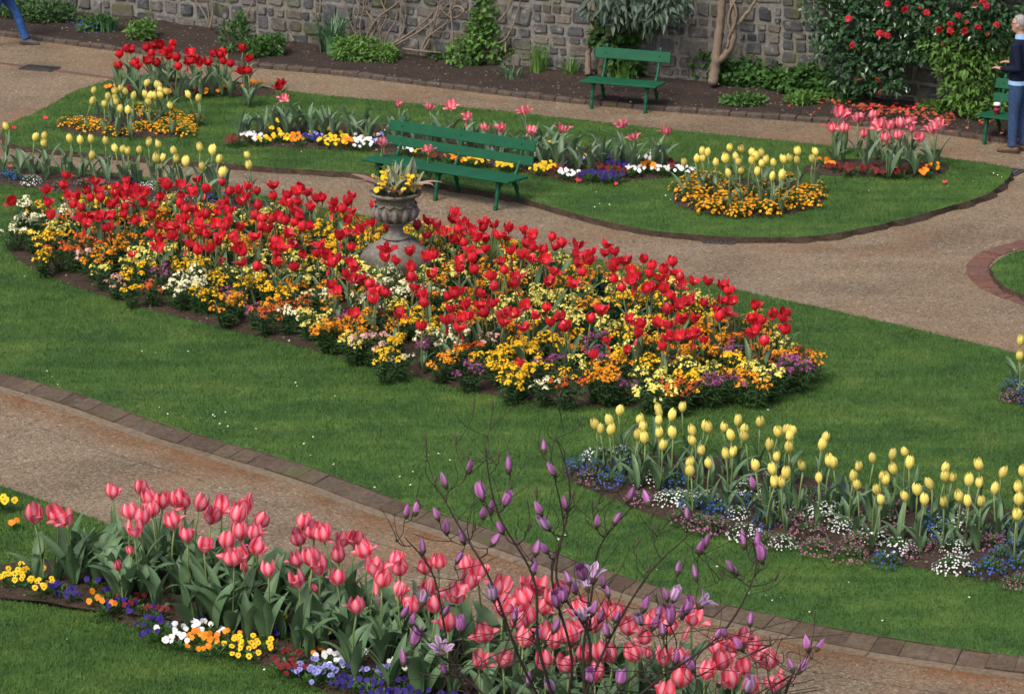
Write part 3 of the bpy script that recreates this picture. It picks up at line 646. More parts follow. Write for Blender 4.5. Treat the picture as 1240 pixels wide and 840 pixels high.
UB = P(480, 338, LZ)
RED = [(14,243),(56,230),(80,212),(77,224),(59,245),(61,260),(82,236),(94,237),(90,247),(98,251),(114,219),(109,239),(122,239),(119,230),(106,230),(140,226),(138,234),(134,248),(141,243),(150,229),(160,228),(150,236),(162,236),(168,229),(153,219),(177,233),(173,245),(152,250),(151,259),(123,261),(111,263),(99,263),(102,270),(133,261),(131,275),(165,267),(184,260),(187,249),(193,238),(198,220),(202,225),(219,223),(238,217),(234,232),(218,237),(217,246),(224,254),(233,253),(225,263),(216,265),(191,272),(203,274),(217,272),(225,278),(240,270),(184,283),(210,285),(193,289),(190,298),(228,295),(239,303),(246,280),(241,260),(160,308),(249,228),
(269,221),(251,228),(277,232),(272,246),(299,225),(299,237),(289,230),(292,243),(311,231),(312,249),(330,224),(332,237),(279,255),(248,259),(263,256),(310,261),(316,265),(329,265),(335,262),(346,267),(355,269),(355,255),(363,263),(348,236),(360,232),(371,233),(352,245),(362,244),(384,240),(375,250),(391,239),(362,226),(346,244),(406,245),(420,244),(426,237),(416,253),(428,255),(424,265),(404,253),(439,277),(376,273),(366,275),(348,282),(326,276),(315,274),(308,286),(290,275),(278,267),(271,275),(261,271),(268,285),(262,292),(284,287),(287,293),(296,304),(286,301),(255,300),(293,318),(309,322),(336,317),(335,308),(330,299),(342,299),(332,292),(340,292),(356,323),(366,307),(354,295),(419,282),(412,285),(425,299),(386,297),(393,308),(384,306),(400,318),(409,312),(424,316),(429,323),(420,332),(426,337),(441,338),(402,345),(410,351),(447,344),(249,283),(243,279),(269,316),
(454,249),(451,269),(469,274),(469,301),(479,315),(497,304),(468,311),(516,311),(525,308),(500,323),(499,336),(501,347),(523,331),(402,318),(450,344),(457,352),(466,354),(454,362),(430,379),(482,379),(512,356),(513,367),(511,395),(506,273),(519,267),(514,284),(529,273),(537,280),(547,265),(550,257),(556,278),(562,270),(570,278),(555,290),(548,289),(562,294),(578,287),(586,269),(599,272),(585,275),(587,289),(604,284),(616,276),(612,287),(588,301),(571,304),(572,312),(558,314),(556,325),(576,326),(619,303),(607,316),(611,327),(595,334),(599,347),(626,334),(623,344),(581,355),(581,369),(594,366),(588,378),(564,369),(559,352),(542,358),(551,355),(545,373),(540,387),(558,384),(556,396),(569,382),(636,279),(646,285),(636,294),(644,299),(632,308),(637,369),(614,377),(626,379),(610,389),(633,396),(646,381),(643,312),
(667,287),(681,294),(671,298),(658,302),(659,314),(699,296),(699,308),(699,318),(717,304),(714,315),(734,296),(746,304),(732,306),(757,316),(743,324),(670,328),(664,341),(691,342),(706,329),(746,317),(742,337),(779,313),(789,322),(786,331),(803,326),(815,317),(818,329),(764,328),(766,339),(772,335),(804,337),(800,336),(784,350),(790,346),(825,343),(823,336),(840,340),(754,348),(802,349),(812,358),(809,374),(822,369),(836,363),(842,385),(826,386),(662,372),(678,382),(667,389),(683,395),(689,393),(715,385),(726,374),(762,386),(778,391),(772,403),(796,390),(810,393),(735,412),(758,424),(719,429),(810,407),(822,407),(801,419),(631,439),(839,405),
(858,340),(875,345),(882,351),(880,363),(887,364),(873,363),(852,366),(866,373),(870,383),(880,377),(916,369),(913,387),(921,388),(910,386),(934,379),(952,379),(947,385),(950,398),(918,398),(910,403),(925,413),(853,412),(841,404)]
LOWR = {(160,308),(269,316),(631,439),(735,412),(758,424),(719,429),(853,412)}
def red_label(p, kind):
    q = P(p[0], p[1], LZ+.5); look = 'wide open scarlet tulip with loose petals' if kind == 'open' else 'scarlet tulip with a closed cup'
    if p in LOWR: return 'short stunted scarlet tulip low among the wallflowers', 'short scarlet tulips'
    d = (Vector((q.x, q.y))-Vector((UB.x, UB.y))).length; yb_ = np.interp(p[0], [x for x, _ in RB], [y for _, y in RB])
    if d < .95: w_ = 'right beside the stone urn'
    elif p[1] < yb_+3: w_ = 'on the gravel path side of the urn bed'
    else: w_ = 'in the midst of the urn bed'
    return look+' '+w_, look.replace('tulip', 'tulips')+' '+w_
for p in RED:
    kk = random.choice(['open', 'open', 'cup']); lb, gp = red_label(p, kk)
    tulip('red_tulip', lb, gp, *p, .46 if p not in LOWR else .3, [kk], .119, M['red'], M['tleaf'], M['rstem'], 2, .36, .07, small=None if p not in LOWR else .8)

# ---------------------------------------------------------------- small bedding plants
def quadleaf(mb, base, d, up, L, W, rr):
    d = d.normalized(); s = d.cross(up); s = s.normalized() if s.length > 1e-6 else Vector((1, 0, 0)); n = s.cross(d)
    v = [base, base+d*L*.45+s*W+n*L*.06, base+d*L*.45-s*W+n*L*.06, base+d*L-n*L*.12, base+d*L*.45]
    mb.add(v, [[0, 4, 1], [0, 2, 4], [4, 3, 1], [4, 2, 3]], [(0, .5, rr)]*5)
def floret(mb, c, nrm, r, n=4, rr=.5, cup=.2):
    nrm = nrm.normalized(); x = nrm.orthogonal().normalized(); y = nrm.cross(x); o = random.uniform(0, 6); v = [c]; f = []
    for i in range(2*n):
        a = o+math.pi*i/n; q = r*(1 if i % 2 == 0 else .5); v.append(c+(x*math.cos(a)+y*math.sin(a))*q+nrm*cup*r*(1 if i % 2 == 0 else .3))
    for i in range(2*n): f.append([0, 1+i, 1+(i+1) % (2*n)])
    mb.add(v, f, [(0, 0, rr)]+[(0, 1, min(1, rr+.15))]*(2*n))
def rdir(upmin=-1):
    while True:
        d = Vector((random.gauss(0, 1), random.gauss(0, 1), random.gauss(0, 1))).normalized()
        if d.z >= upmin: return d
def wallflower(seed):
    random.seed(seed); fo = MB(); fl = MB(); heads = []
    for i in range(random.randint(8, 12)):
        a = random.uniform(0, 6.28); r = random.uniform(.0, .17)**1; heads.append(Vector((r*math.cos(a), r*math.sin(a), random.uniform(.235, .33)-r*.35)))
    for h in heads:
        b = Vector((h.x*.35, h.y*.35, 0)); fo.tube([b, b.lerp(h, .6), h], [.005, .004, .003], 3, False)
        for k in range(19):
            t = random.uniform(.08, .92)**1.2; p = b.lerp(h, t); d = rdir(-.15); d.z = abs(d.z)*.5+.1; quadleaf(fo, p, d, Vector((0, 0, 1)), random.uniform(.07, .125), random.uniform(.006, .011), random.random()*.5)
        for k in range(random.randint(8, 13)):
            d = rdir(-.25); q = h+Vector((d.x*.036, d.y*.036, d.z*.030)); floret(fl, q, d+Vector((0, -.2, .5)), random.uniform(.014, .021), 4, random.random())
    return fo.mesh('foliage'), fl.mesh('flowers')
WFM = [wallflower(400+i) for i in range(9)]
def dome(seed, r, h, nfl, flr, nleaf, lw):
    random.seed(seed); fo = MB(); fl = MB()
    for k in range(nleaf):
        d = rdir(0); s = random.uniform(.55, .95); p = Vector((d.x*r*s, d.y*r*s, max(.0, d.z*h*s-.01))); quadleaf(fo, p, d+Vector((0, 0, .35)), Vector((0, 0, 1)), random.uniform(.035, .06), lw, random.random()*.5)
    for k in range(nfl):
        d = rdir(.12); s = random.uniform(.93, 1.12); p = Vector((d.x*r*s, d.y*r*s, d.z*h*s+.008)); floret(fl, p, d+Vector((0, 0, .5)), flr*random.uniform(.8, 1.2), 5, random.random())
    return fo.mesh('foliage'), fl.mesh('flowers')
DM = [dome(500+i, .16, .13, 120, .0115, 150, .008) for i in range(4)]
DB = [dome(520+i, .17, .16, 95, .0125, 170, .010) for i in range(4)]
def pansy_flower(seed):
    random.seed(seed); mb = MB()
    for i, (a, r) in enumerate([(90, .9), (40, .95), (140, .95), (-20, 1), (200, 1), (-90, 1.15)]):
        q = R(a); c = Vector((math.cos(q)*.5*r, math.sin(q)*.5*r, .02*i)); rr = random.random(); v = [c]+[c+Vector((math.cos(t)*.55*r, math.sin(t)*.5*r, random.uniform(-.05, .12))) for t in [k*math.pi/3 for k in range(6)]]
        mb.add(v, [[0, 1+k, 1+(k+1) % 6] for k in range(6)], [(0, 0, rr)]*7)
    return mb.mesh('flower')
PF = [pansy_flower(540+i) for i in range(4)]
eb = MB(); eb.add([(-.28, -.32, .13), (.28, -.32, .13), (.2, .1, .13), (-.2, .1, .13), (0, -.1, .15)], [[0, 1, 4], [1, 2, 4], [2, 3, 4], [3, 0, 4]]); EYE = eb.mesh('eye')
def pansyfol(seed, r=.13, h=.1):
    random.seed(seed); fo = MB()
    for k in range(90):
        d = rdir(0); s = random.uniform(.3, .95); p = Vector((d.x*r*s, d.y*r*s, max(0, d.z*h*s))); quadleaf(fo, p, d+Vector((0, 0, .4)), Vector((0, 0, 1)), random.uniform(.03, .055), .012, random.random()*.5)
    return fo.mesh('foliage')
PFO = [pansyfol(560+i) for i in range(4)]
random.seed(33)
def clump(name, label, cat, group, p, pair, fm, lm, s):
    o = thing(name, label, cat, (p.x, p.y, LZ+.012), random.uniform(0, 6.28), group)
    fo, fl = random.choice(pair); ob('foliage', fo, lm, o, scale=s); q = ob('flowers', fl, fm, o, scale=s); q['kind'] = 'stuff'; return o
def pansy(name, colour, group, place, p, fm, nf=7, s=1., fs=.028, eye=False):
    o = thing(name, '%s pansy plant %s' % (colour, place), 'pansy', (p.x, p.y, LZ+.012), 0, group)
    ob('foliage', random.choice(PFO), M['mgreen'], o, scale=s, rot=(0, 0, random.uniform(0, 6)))
    for k in range(nf):
        a = random.uniform(0, 6.28); r = .13*s*math.sqrt(random.random()); z = .115*s*(1-(r/(.16*s))**2*.5)+random.uniform(0, .025)
        f = ob('flower', random.choice(PF), fm, o, loc=(r*math.cos(a), r*math.sin(a), z), rot=(R(random.uniform(35, 75)), 0, random.gauss(0, .5)), scale=fs*random.uniform(.85, 1.2))
        if eye: ob('eye', EYE, M['eye'], f)

# wallflowers of the red bed: colour seeds read off the photograph at flower height
SEED = [(16,276,'C'),(30,267,'C'),(33,249,'C'),(38,280,'L'),(47,250,'Y'),(69,254,'Y'),(53,287,'Y'),(67,285,'Y'),(53,307,'Y'),(75,301,'R'),(97,295,'R'),(89,303,'R'),(71,266,'O'),(113,275,'O'),(109,307,'K'),(127,307,'O'),(144,301,'O'),(140,334,'K'),(158,330,'Y'),(170,321,'Y'),(158,317,'L'),(170,307,'L'),(160,344,'Y'),(184,342,'R'),(194,330,'P'),(178,309,'L'),(162,289,'O'),(212,313,'Y'),(223,321,'Y'),(237,340,'C'),(212,344,'C'),(243,325,'Y'),(223,348,'C'),(245,351,'Y'),(176,271,'O'),
(232,340,'C'),(261,340,'Y'),(250,353,'Y'),(277,351,'P'),(273,367,'O'),(287,357,'O'),(309,369,'P'),(319,377,'R'),(325,363,'O'),(342,365,'R'),(348,377,'C'),(372,383,'L'),(390,381,'L'),(396,397,'O'),(419,393,'O'),(279,326,'L'),(301,334,'L'),(317,336,'Y'),(297,343,'Y'),(326,347,'Y'),(350,343,'O'),(362,326,'L'),(376,330,'L'),(368,343,'O'),(376,355,'C'),(394,353,'C'),(402,365,'O'),(417,379,'P'),(443,385,'O'),(443,361,'C'),(437,351,'Y'),(427,411,'L'),(443,413,'K'),(382,312,'Y'),(413,316,'L'),(313,297,'O'),(388,281,'Y'),(413,271,'Y'),(398,263,'O'),(253,249,'Y'),(253,267,'O'),(204,251,'L'),(301,253,'L'),(334,255,'L'),
(416,393,'O'),(402,399,'O'),(451,383,'O'),(412,379,'P'),(489,385,'Y'),(501,383,'Y'),(521,375,'Y'),(526,393,'Y'),(532,342,'O'),(550,334,'L'),(495,342,'L'),(477,366,'L'),(471,346,'C'),(443,360,'C'),(457,405,'K'),(473,417,'Y'),(485,411,'Y'),(465,433,'Y'),(487,429,'C'),(517,417,'P'),(542,413,'C'),(536,433,'O'),(556,427,'O'),(568,443,'P'),(588,407,'K'),(592,431,'Y'),(606,425,'Y'),(606,439,'Y'),(631,419,'Y'),(617,458,'Y'),(629,451,'Y'),(643,421,'Y'),(615,354,'O'),(619,368,'L'),(584,387,'L'),(576,391,'O'),(647,362,'L'),(570,421,'R'),
(651,366,'L'),(671,362,'L'),(681,366,'L'),(679,342,'O'),(685,334,'Y'),(645,334,'L'),(711,370,'O'),(701,342,'O'),(721,334,'O'),(726,364,'L'),(750,364,'Y'),(748,350,'L'),(772,358,'O'),(758,356,'Y'),(815,348,'L'),(831,354,'L'),(839,370,'Y'),(663,407,'Y'),(675,407,'Y'),(687,415,'Y'),(699,417,'O'),(734,389,'L'),(750,395,'L'),(742,399,'O'),(721,419,'P'),(732,429,'P'),(705,435,'L'),(752,431,'Y'),(750,441,'O'),(762,407,'Y'),(758,417,'L'),(796,409,'Y'),(667,437,'P'),(649,445,'Y'),(626,451,'Y'),(612,439,'Y'),(661,460,'C'),(685,464,'R'),(721,456,'O'),(738,460,'O'),(756,458,'P'),(782,441,'Y'),(782,451,'L'),(798,456,'L'),(788,470,'L'),(808,472,'L'),(823,472,'R'),(833,460,'Y'),(831,421,'O'),(843,399,'O'),(616,427,'Y'),(636,417,'Y'),
(857,385,'Y'),(878,389,'O'),(839,398,'O'),(857,400,'O'),(878,405,'O'),(896,405,'O'),(887,419,'P'),(900,412,'R'),(857,425,'O'),(828,421,'O'),(889,432,'Y'),(896,441,'Y'),(857,448,'L'),(882,448,'O'),(835,457,'Y'),(821,468,'R'),(864,462,'P'),(884,457,'P'),(900,453,'O'),(914,462,'O'),(916,446,'L'),(934,455,'L'),(939,414,'L'),(952,419,'L'),(939,428,'R'),(952,429,'O'),(968,423,'R'),(984,432,'O'),(952,437,'P'),(964,443,'P'),(930,396,'O'),(923,423,'O'),(945,446,'P')]
occ = []
def put_wf(p, c):
    nm = WF[c][0]
    clump('wallflower', '%s wallflower clump under the scarlet tulips by the urn' % nm, 'wallflower', '%s wallflowers under the scarlet tulips' % nm, p, WFM, M['wf'+c], M['dgreen'], random.uniform(.86, 1.12)); occ.append(p)
for (x, y, c) in SEED:
    p = P(x, y, LZ+.27)
    p.z = LZ
    if (p-UB).length > .47: put_wf(p, c)
xs = [p.x for p in BP['red']]; ys = [p.y for p in BP['red']]; cand = []
seedw = [(P(x, y, LZ+.27), c) for x, y, c in SEED]
cen = sum(BP['red'], Vector())/len(BP['red']); shr = [cen+(p-cen)*.955 for p in BP['red']]
for _ in range(2600):
    p = Vector((random.uniform(min(xs), max(xs)), random.uniform(min(ys), max(ys)), LZ))
    if not pip(shr, np.array([p.x]), np.array([p.y]))[0] or (p-UB).length < .5: continue
    if min((p-q).length for q in occ) < .235: continue
    near = sorted(seedw, key=lambda s: (s[0].x-p.x)**2+(s[0].y-p.y)**2)[:3]; put_wf(p, random.choice(near)[1])
# low white, blue and mauve mounds of the yellow tulip bed
LOW = [(705,562,'b'),(722,548,'w'),(750,548,'w'),(740,580,'b'),(716,574,'m'),(757,556,'b'),(728,566,'b'),(748,566,'b'),(785,577,'w'),(800,572,'w'),(826,570,'m'),(823,584,'b'),(808,600,'w'),(825,602,'w'),(838,606,'b'),(858,600,'w'),(856,608,'b'),(828,622,'m'),(850,632,'m'),(865,634,'m'),(893,618,'w'),(905,606,'b'),(906,590,'w'),(928,592,'w'),(902,642,'w'),(928,628,'b'),(948,652,'w'),(960,605,'w'),(985,594,'m'),(962,628,'m'),(980,640,'m'),(990,660,'m'),(1015,602,'b'),(1000,615,'w'),(992,618,'w'),(1020,632,'w'),(1032,636,'w'),(1050,640,'m'),(1055,645,'w'),(1075,628,'m'),(1088,660,'w'),(1073,674,'b'),(1100,664,'m'),(1030,668,'m'),(1040,655,'m'),(1120,655,'m'),(1135,642,'b'),(1150,623,'w'),(1145,640,'w'),(1165,636,'w'),(1158,660,'w'),(1155,682,'w'),(1185,640,'m'),(1200,655,'m'),(1215,650,'m'),(1212,670,'b'),(1195,686,'b'),(1222,640,'b'),(1235,660,'b'),(1240,684,'b'),(1130,625,'b'),(1085,610,'m'),(930,650,'m'),(870,618,'b'),(775,600,'m'),(1232,700,'m')]
LN = {'w': ('white', 'white', DM, 'white_rock_cress', 'rock cress'), 'b': ('bright blue', 'blue', DB, 'forget_me_not', 'forget-me-not'), 'm': ('dusty mauve', 'mauve', DM, 'aubrieta', 'aubrieta')}
for x, y, k in LOW:
    nm, m_, pr, on, cat = LN[k]; p = P(x, y, LZ+.09)
    clump(on, '%s flowering mound among the yellow tulip stems in the edge bed' % nm, cat, '%s mounds in the yellow tulip bed' % nm, p, pr, M[m_], M['mgreen'], random.uniform(.8, 1.1))
for x, y, k in [(8,212,'b'),(15,214,'b'),(38,218,'w'),(100,222,'m'),(158,218,'b'),(190,222,'w'),(178,226,'w'),(225,235,'w'),(262,240,'b'),(280,240,'b'),(75,224,'m'),(128,222,'m')]:
    nm, m_, pr, on, cat = LN[k]; clump(on, '%s flowering mound in the narrow strip behind the red tulips' % nm, cat, '%s mounds in the narrow strip' % nm, P(x, y, LZ+.07), pr, M[m_], M['mgreen'], .85)
for x, y, k in [(1228,466,'b'),(1238,478,'b'),(1226,478,'m'),(1244,468,'w'),(1252,484,'b')]:
    nm, m_, pr, on, cat = LN[k]; clump(on, '%s flowering mound in the side bed near the brick curve' % nm, cat, '%s mounds in the side bed' % nm, P(x, y, LZ+.07), pr, M[m_], M['mgreen'], .8)
# pansies along the front of the pink tulip bed
PA = [(8,692,'y'),(22,688,'y'),(40,694,'y'),(15,700,'y'),(48,703,'y'),(30,704,'y'),(52,712,'Y1'),(62,706,'v'),(75,712,'v'),(85,718,'v'),(115,704,'v'),(118,722,'o'),(130,720,'v'),(138,732,'v'),(128,735,'o'),(158,726,'m'),(170,734,'v'),(178,752,'v'),(195,755,'v'),(190,766,'v'),(160,706,'v'),(188,740,'m'),(205,764,'w'),(220,762,'w'),(236,756,'w'),(254,760,'w'),(212,775,'w'),(240,770,'o'),(246,778,'o'),(258,784,'o'),(284,780,'y'),(300,774,'y'),(312,770,'y'),(296,788,'y'),(325,780,'y'),(322,742,'y'),(335,752,'y'),(275,770,'o'),(343,802,'m'),(350,795,'m'),(355,808,'m'),(382,806,'l'),(375,818,'l'),(392,814,'l'),(398,800,'w'),(410,806,'l'),(370,808,'l'),(412,820,'v'),(428,826,'v'),(445,832,'v'),(462,838,'v'),(440,815,'l'),(458,820,'v'),(430,808,'v'),(480,842,'v'),(500,838,'v'),(485,826,'v'),(520,842,'v'),(400,796,'w'),(425,790,'w'),(470,812,'l'),(480,806,'w'),(516,812,'o'),(524,826,'m'),(375,770,'v'),(380,785,'o'),(545,846,'v'),(250,742,'v'),(590,812,'y'),(345,765,'v'),(390,765,'y')]
PC = {'y': ('golden yellow', 'pyel', True), 'Y1': ('golden yellow', 'pyel', True), 'v': ('deep violet', 'violet', False), 'o': ('orange', 'orange', False), 'm': ('dark maroon', 'maroon', False), 'w': ('white', 'white', False), 'l': ('pale lilac blue', 'lilac', True)}
for x, y, k in PA:
    nm, m_, e = PC[k]; pansy('pansy', nm, '%s pansies under the coral pink tulips' % nm, 'at the lawn edge under the coral pink tulips', P(x, y, LZ+.1), M[m_], random.randint(4, 8), random.uniform(.85, 1.1), .0245, e)
pansy('pansy', 'golden yellow', 'golden yellow pansies', 'alone beside the front lawn, away from the tulips', P(2, 606, LZ+.1), M['pyel'], 8, 1, .034, True)
pansy('pansy', 'orange', 'small orange pansies', 'in bare soil at the edge of the front lawn', P(20, 630, LZ+.08), M['orange'], 2, .5, .03, False)
LP = [(283,170,'m'),(290,172,'m'),(298,167,'w'),(306,165,'w'),(312,168,'w'),(318,170,'y'),(330,160,'y'),(336,167,'y'),(342,168,'y'),(334,150,'y'),(358,166,'o'),(362,172,'o'),(372,168,'v'),(380,166,'l'),(388,170,'v'),(385,160,'y'),(392,172,'y'),(398,168,'y'),(405,174,'y'),(402,160,'y'),(410,168,'y'),(418,172,'o'),(424,174,'o'),(432,174,'w'),(440,176,'w'),(446,172,'w'),(430,168,'w'),(436,160,'m'),(450,166,'o'),(462,166,'l'),(468,164,'w'),(460,174,'l'),(478,170,'m'),(490,182,'w'),(500,180,'w'),(512,184,'y'),(505,178,'y'),(525,188,'m'),(545,192,'o'),(552,190,'m'),(563,194,'o'),(570,196,'y'),(585,196,'y'),(600,184,'w'),(606,182,'w'),(620,202,'y'),(612,200,'y'),(632,200,'m'),(642,190,'w'),(652,206,'y'),(660,202,'y'),(668,202,'y'),(676,206,'m'),(684,210,'w'),(692,212,'w'),(697,198,'l'),(704,196,'l'),(712,214,'v'),(720,212,'v'),(730,214,'v'),(738,216,'v'),(745,214,'v'),(728,204,'m'),(740,206,'m'),(752,208,'m'),(742,200,'v'),(748,198,'v'),(758,204,'v'),(764,208,'w'),(770,206,'w'),(776,202,'o'),(784,202,'o'),(790,204,'o'),(778,192,'w'),(788,192,'w'),(792,188,'w'),(800,206,'w'),(812,204,'m'),(818,206,'w'),(826,206,'w'),(832,208,'w'),(806,198,'m'),(730,190,'l'),(668,176,'y'),(704,192,'y')]
for x, y, k in LP:
    nm, m_, e = PC[k]; pansy('pansy', nm, '%s pansies in the long bed behind the bench' % nm, 'in the long fading bed behind the bench', P(x, y, LZ+.08), M[m_], 8, .95, .025, False)
for x, y in [(1002,200),(1012,203),(1022,204),(1040,206),(1055,207),(1070,208),(1085,208),(1100,207),(1118,206),(1132,203),(1122,210),(1090,211),(1030,208),(995,196)]:
    pansy('pansy', 'brownish maroon and gold', 'maroon pansies on the lawn tip', 'under the pink tulips on the lawn tip', P(x, y, LZ+.07), random.choice([M['maroon'], M['maroon'], M['orange']]), 6, .85, .03)
for x, y in [(150,108),(165,110),(185,112),(200,112),(240,112),(270,107),(280,106),(300,106),(312,102),(255,113),(135,108)]:
    pansy('pansy', 'dark rust', 'rust pansies by the back path', 'under the far red tulips', P(x, y, LZ+.06), random.choice([M['maroon'], M['orange'], M['maroon']]), 5, .8, .03)
# polyanthus
PLB = [dome(540+i, .16, .15, 42, .026, 110, .016) for i in range(4)]; random.seed(44)
for x, y in [(80,145),(90,145),(100,148),(96,143),(110,146),(118,149),(124,147),(105,152),(135,156),(155,156),(165,152),(172,148),(180,150),(190,152),(200,146),(206,140),(214,138),(220,146),(228,150),(235,142),(212,152),(198,154),(225,156),(168,130),(178,134),(208,134)]:
    clump('polyanthus', 'orange polyanthus in the small bed by the far red tulips', 'polyanthus', 'orange polyanthus by the far red tulips', P(x, y, LZ+.1), PLB, M['poly'], M['lgreen'], random.uniform(.7, .9))
#PLB = [dome(540+i, .16, .15, 42, .026, 110, .016) for i in range(4)]; random.seed(44)
for x, y in [(824,222),(832,216),(838,226),(845,230),(836,234),(850,212),(858,218),(868,230),(866,212),(878,238),(872,244),(884,242),(886,222),(894,228),(905,246),(912,248),(918,244),(925,222),(936,238),(945,232),(940,246),(952,242),(962,238),(955,212),(965,242),(978,234),(986,230),(982,240),(972,228),(898,250),(890,252),(988,222),(850,242),(858,248),(930,250),(915,232),(900,236)]:
    clump('polyanthus', 'orange polyanthus in the round bed near the lawn tip', 'polyanthus', 'orange polyanthus near the lawn tip', P(x, y, LZ+.11), PLB, M['poly'], M['mgreen'], random.uniform(.8, 1.05))
# leaf tufts with no bloom left
for x, y in [(290,165),(300,160),(320,160),(335,158),(350,160),(362,158),(378,160),(390,162),(405,164),(420,162),(435,166),(450,168),(465,172),(480,172),(500,176),(520,178),(540,178),(560,182),(580,184),(600,188),(620,190),(640,192),(655,196),(668,196),(680,200),(690,194),(700,200),(715,202),(728,198),(745,200),(755,196),(770,204),(790,202),(800,200),(400,158),(440,160),(480,166),(530,172),(570,176),(610,180),(650,184),(690,188),(730,192),(345,154),(375,154),(660,180),(680,184)]:
    leaves_only('tulip leaves past flowering in the long bed behind the bench', 'tulip leaves past flowering', P(x+random.gauss(0, 3), y+8+random.gauss(0, 1), LZ), 6, .38, M['fleaf'])
for i in range(130):
    t = random.random(); x = 70+t*840; yb = np.interp(x, [0, 140, 300, 520, 760, 900], [690, 672, 700, 770, 830, 866])
    pc = P(x, yb+random.uniform(16, 84), LZ); inner = pc+(sum(BP['pink'], Vector())/len(BP['pink'])-pc).normalized()*-.16
    if not (pip(BP['pink'], np.array([pc.x, inner.x, pc.x-.12]), np.array([pc.y, inner.y, pc.y-.2])).all()): continue
    leaves_only('broad tulip leaves without a bloom under the coral pink tulips', 'bloomless tulip leaves under the coral pink tulips', pc, 4, .42, M['tleaf'], 1.05)
for i in range(16): leaves_only('tulip leaves without a bloom in the narrow strip', 'bloomless tulip leaves in the narrow strip', P(5+i*18, 212+i*1.6, LZ), 3, .36, M['fleaf'])
for i in range(26): leaves_only('tulip leaves without a bloom in the edge bed of yellow tulips', 'bloomless tulip leaves in the edge bed', P(740+i*19.5+random.gauss(0, 5), 585+i*3.0+random.gauss(0, 14), LZ), 3, .3, M['tleaf'])
# daisies and fallen petals on the lawns
def scatter(name, label, cat, pts, r, mat, n=6, z=LZ+.035):
    mb = MB()
    for p in pts: floret(mb, Vector((p.x, p.y, p.z if z is None else z)), Vector((random.gauss(0, .3), random.gauss(0, .3)-.3, 1)), r*random.uniform(.7, 1.3), n, random.random(), .1)
    tag(ob(name, mb.mesh(name), mat), label, cat, kind='stuff')
dz = [(57,453),(63,460),(193,497),(239,511),(243,510),(258,506),(260,508),(266,517),(276,520),(273,503),(310,523),(368,541),(376,555),(404,566),(80,337),(30,338),(172,429),(228,429),(330,405),(350,416),(484,581),(497,591),(503,562),(515,560),(519,555),(531,553),(545,561),(500,575),(684,652),(676,657),(700,668),(906,722),(927,725),(935,731),(945,728),(868,690),(980,745),(930,500),(726,250),(720,254),(744,238),(738,251),(806,240),(818,243),(812,245),(839,247),(722,236),(1203,213),(1208,215),(1213,218),(1178,222),(1052,234),(365,187),(24,142),(35,143),(320,815),(275,780),(81,778),(1190,310),(1228,306)]
dz += [(random.uniform(0, 480), 420+random.uniform(0, 200)) for _ in range(26)]+[(random.uniform(560, 1200), random.uniform(690, 760)) for _ in range(14)]
dzp = [P(x, y, LZ) for x, y in dz]; dzp = [p for p in dzp if any(pip(l, np.array([p.x]), np.array([p.y]))[0] for _, l in LAWNS)]
scatter('daisies', 'tiny white daisies dotted over the lawns', 'daisies', dzp, .0105, M['daisy'])

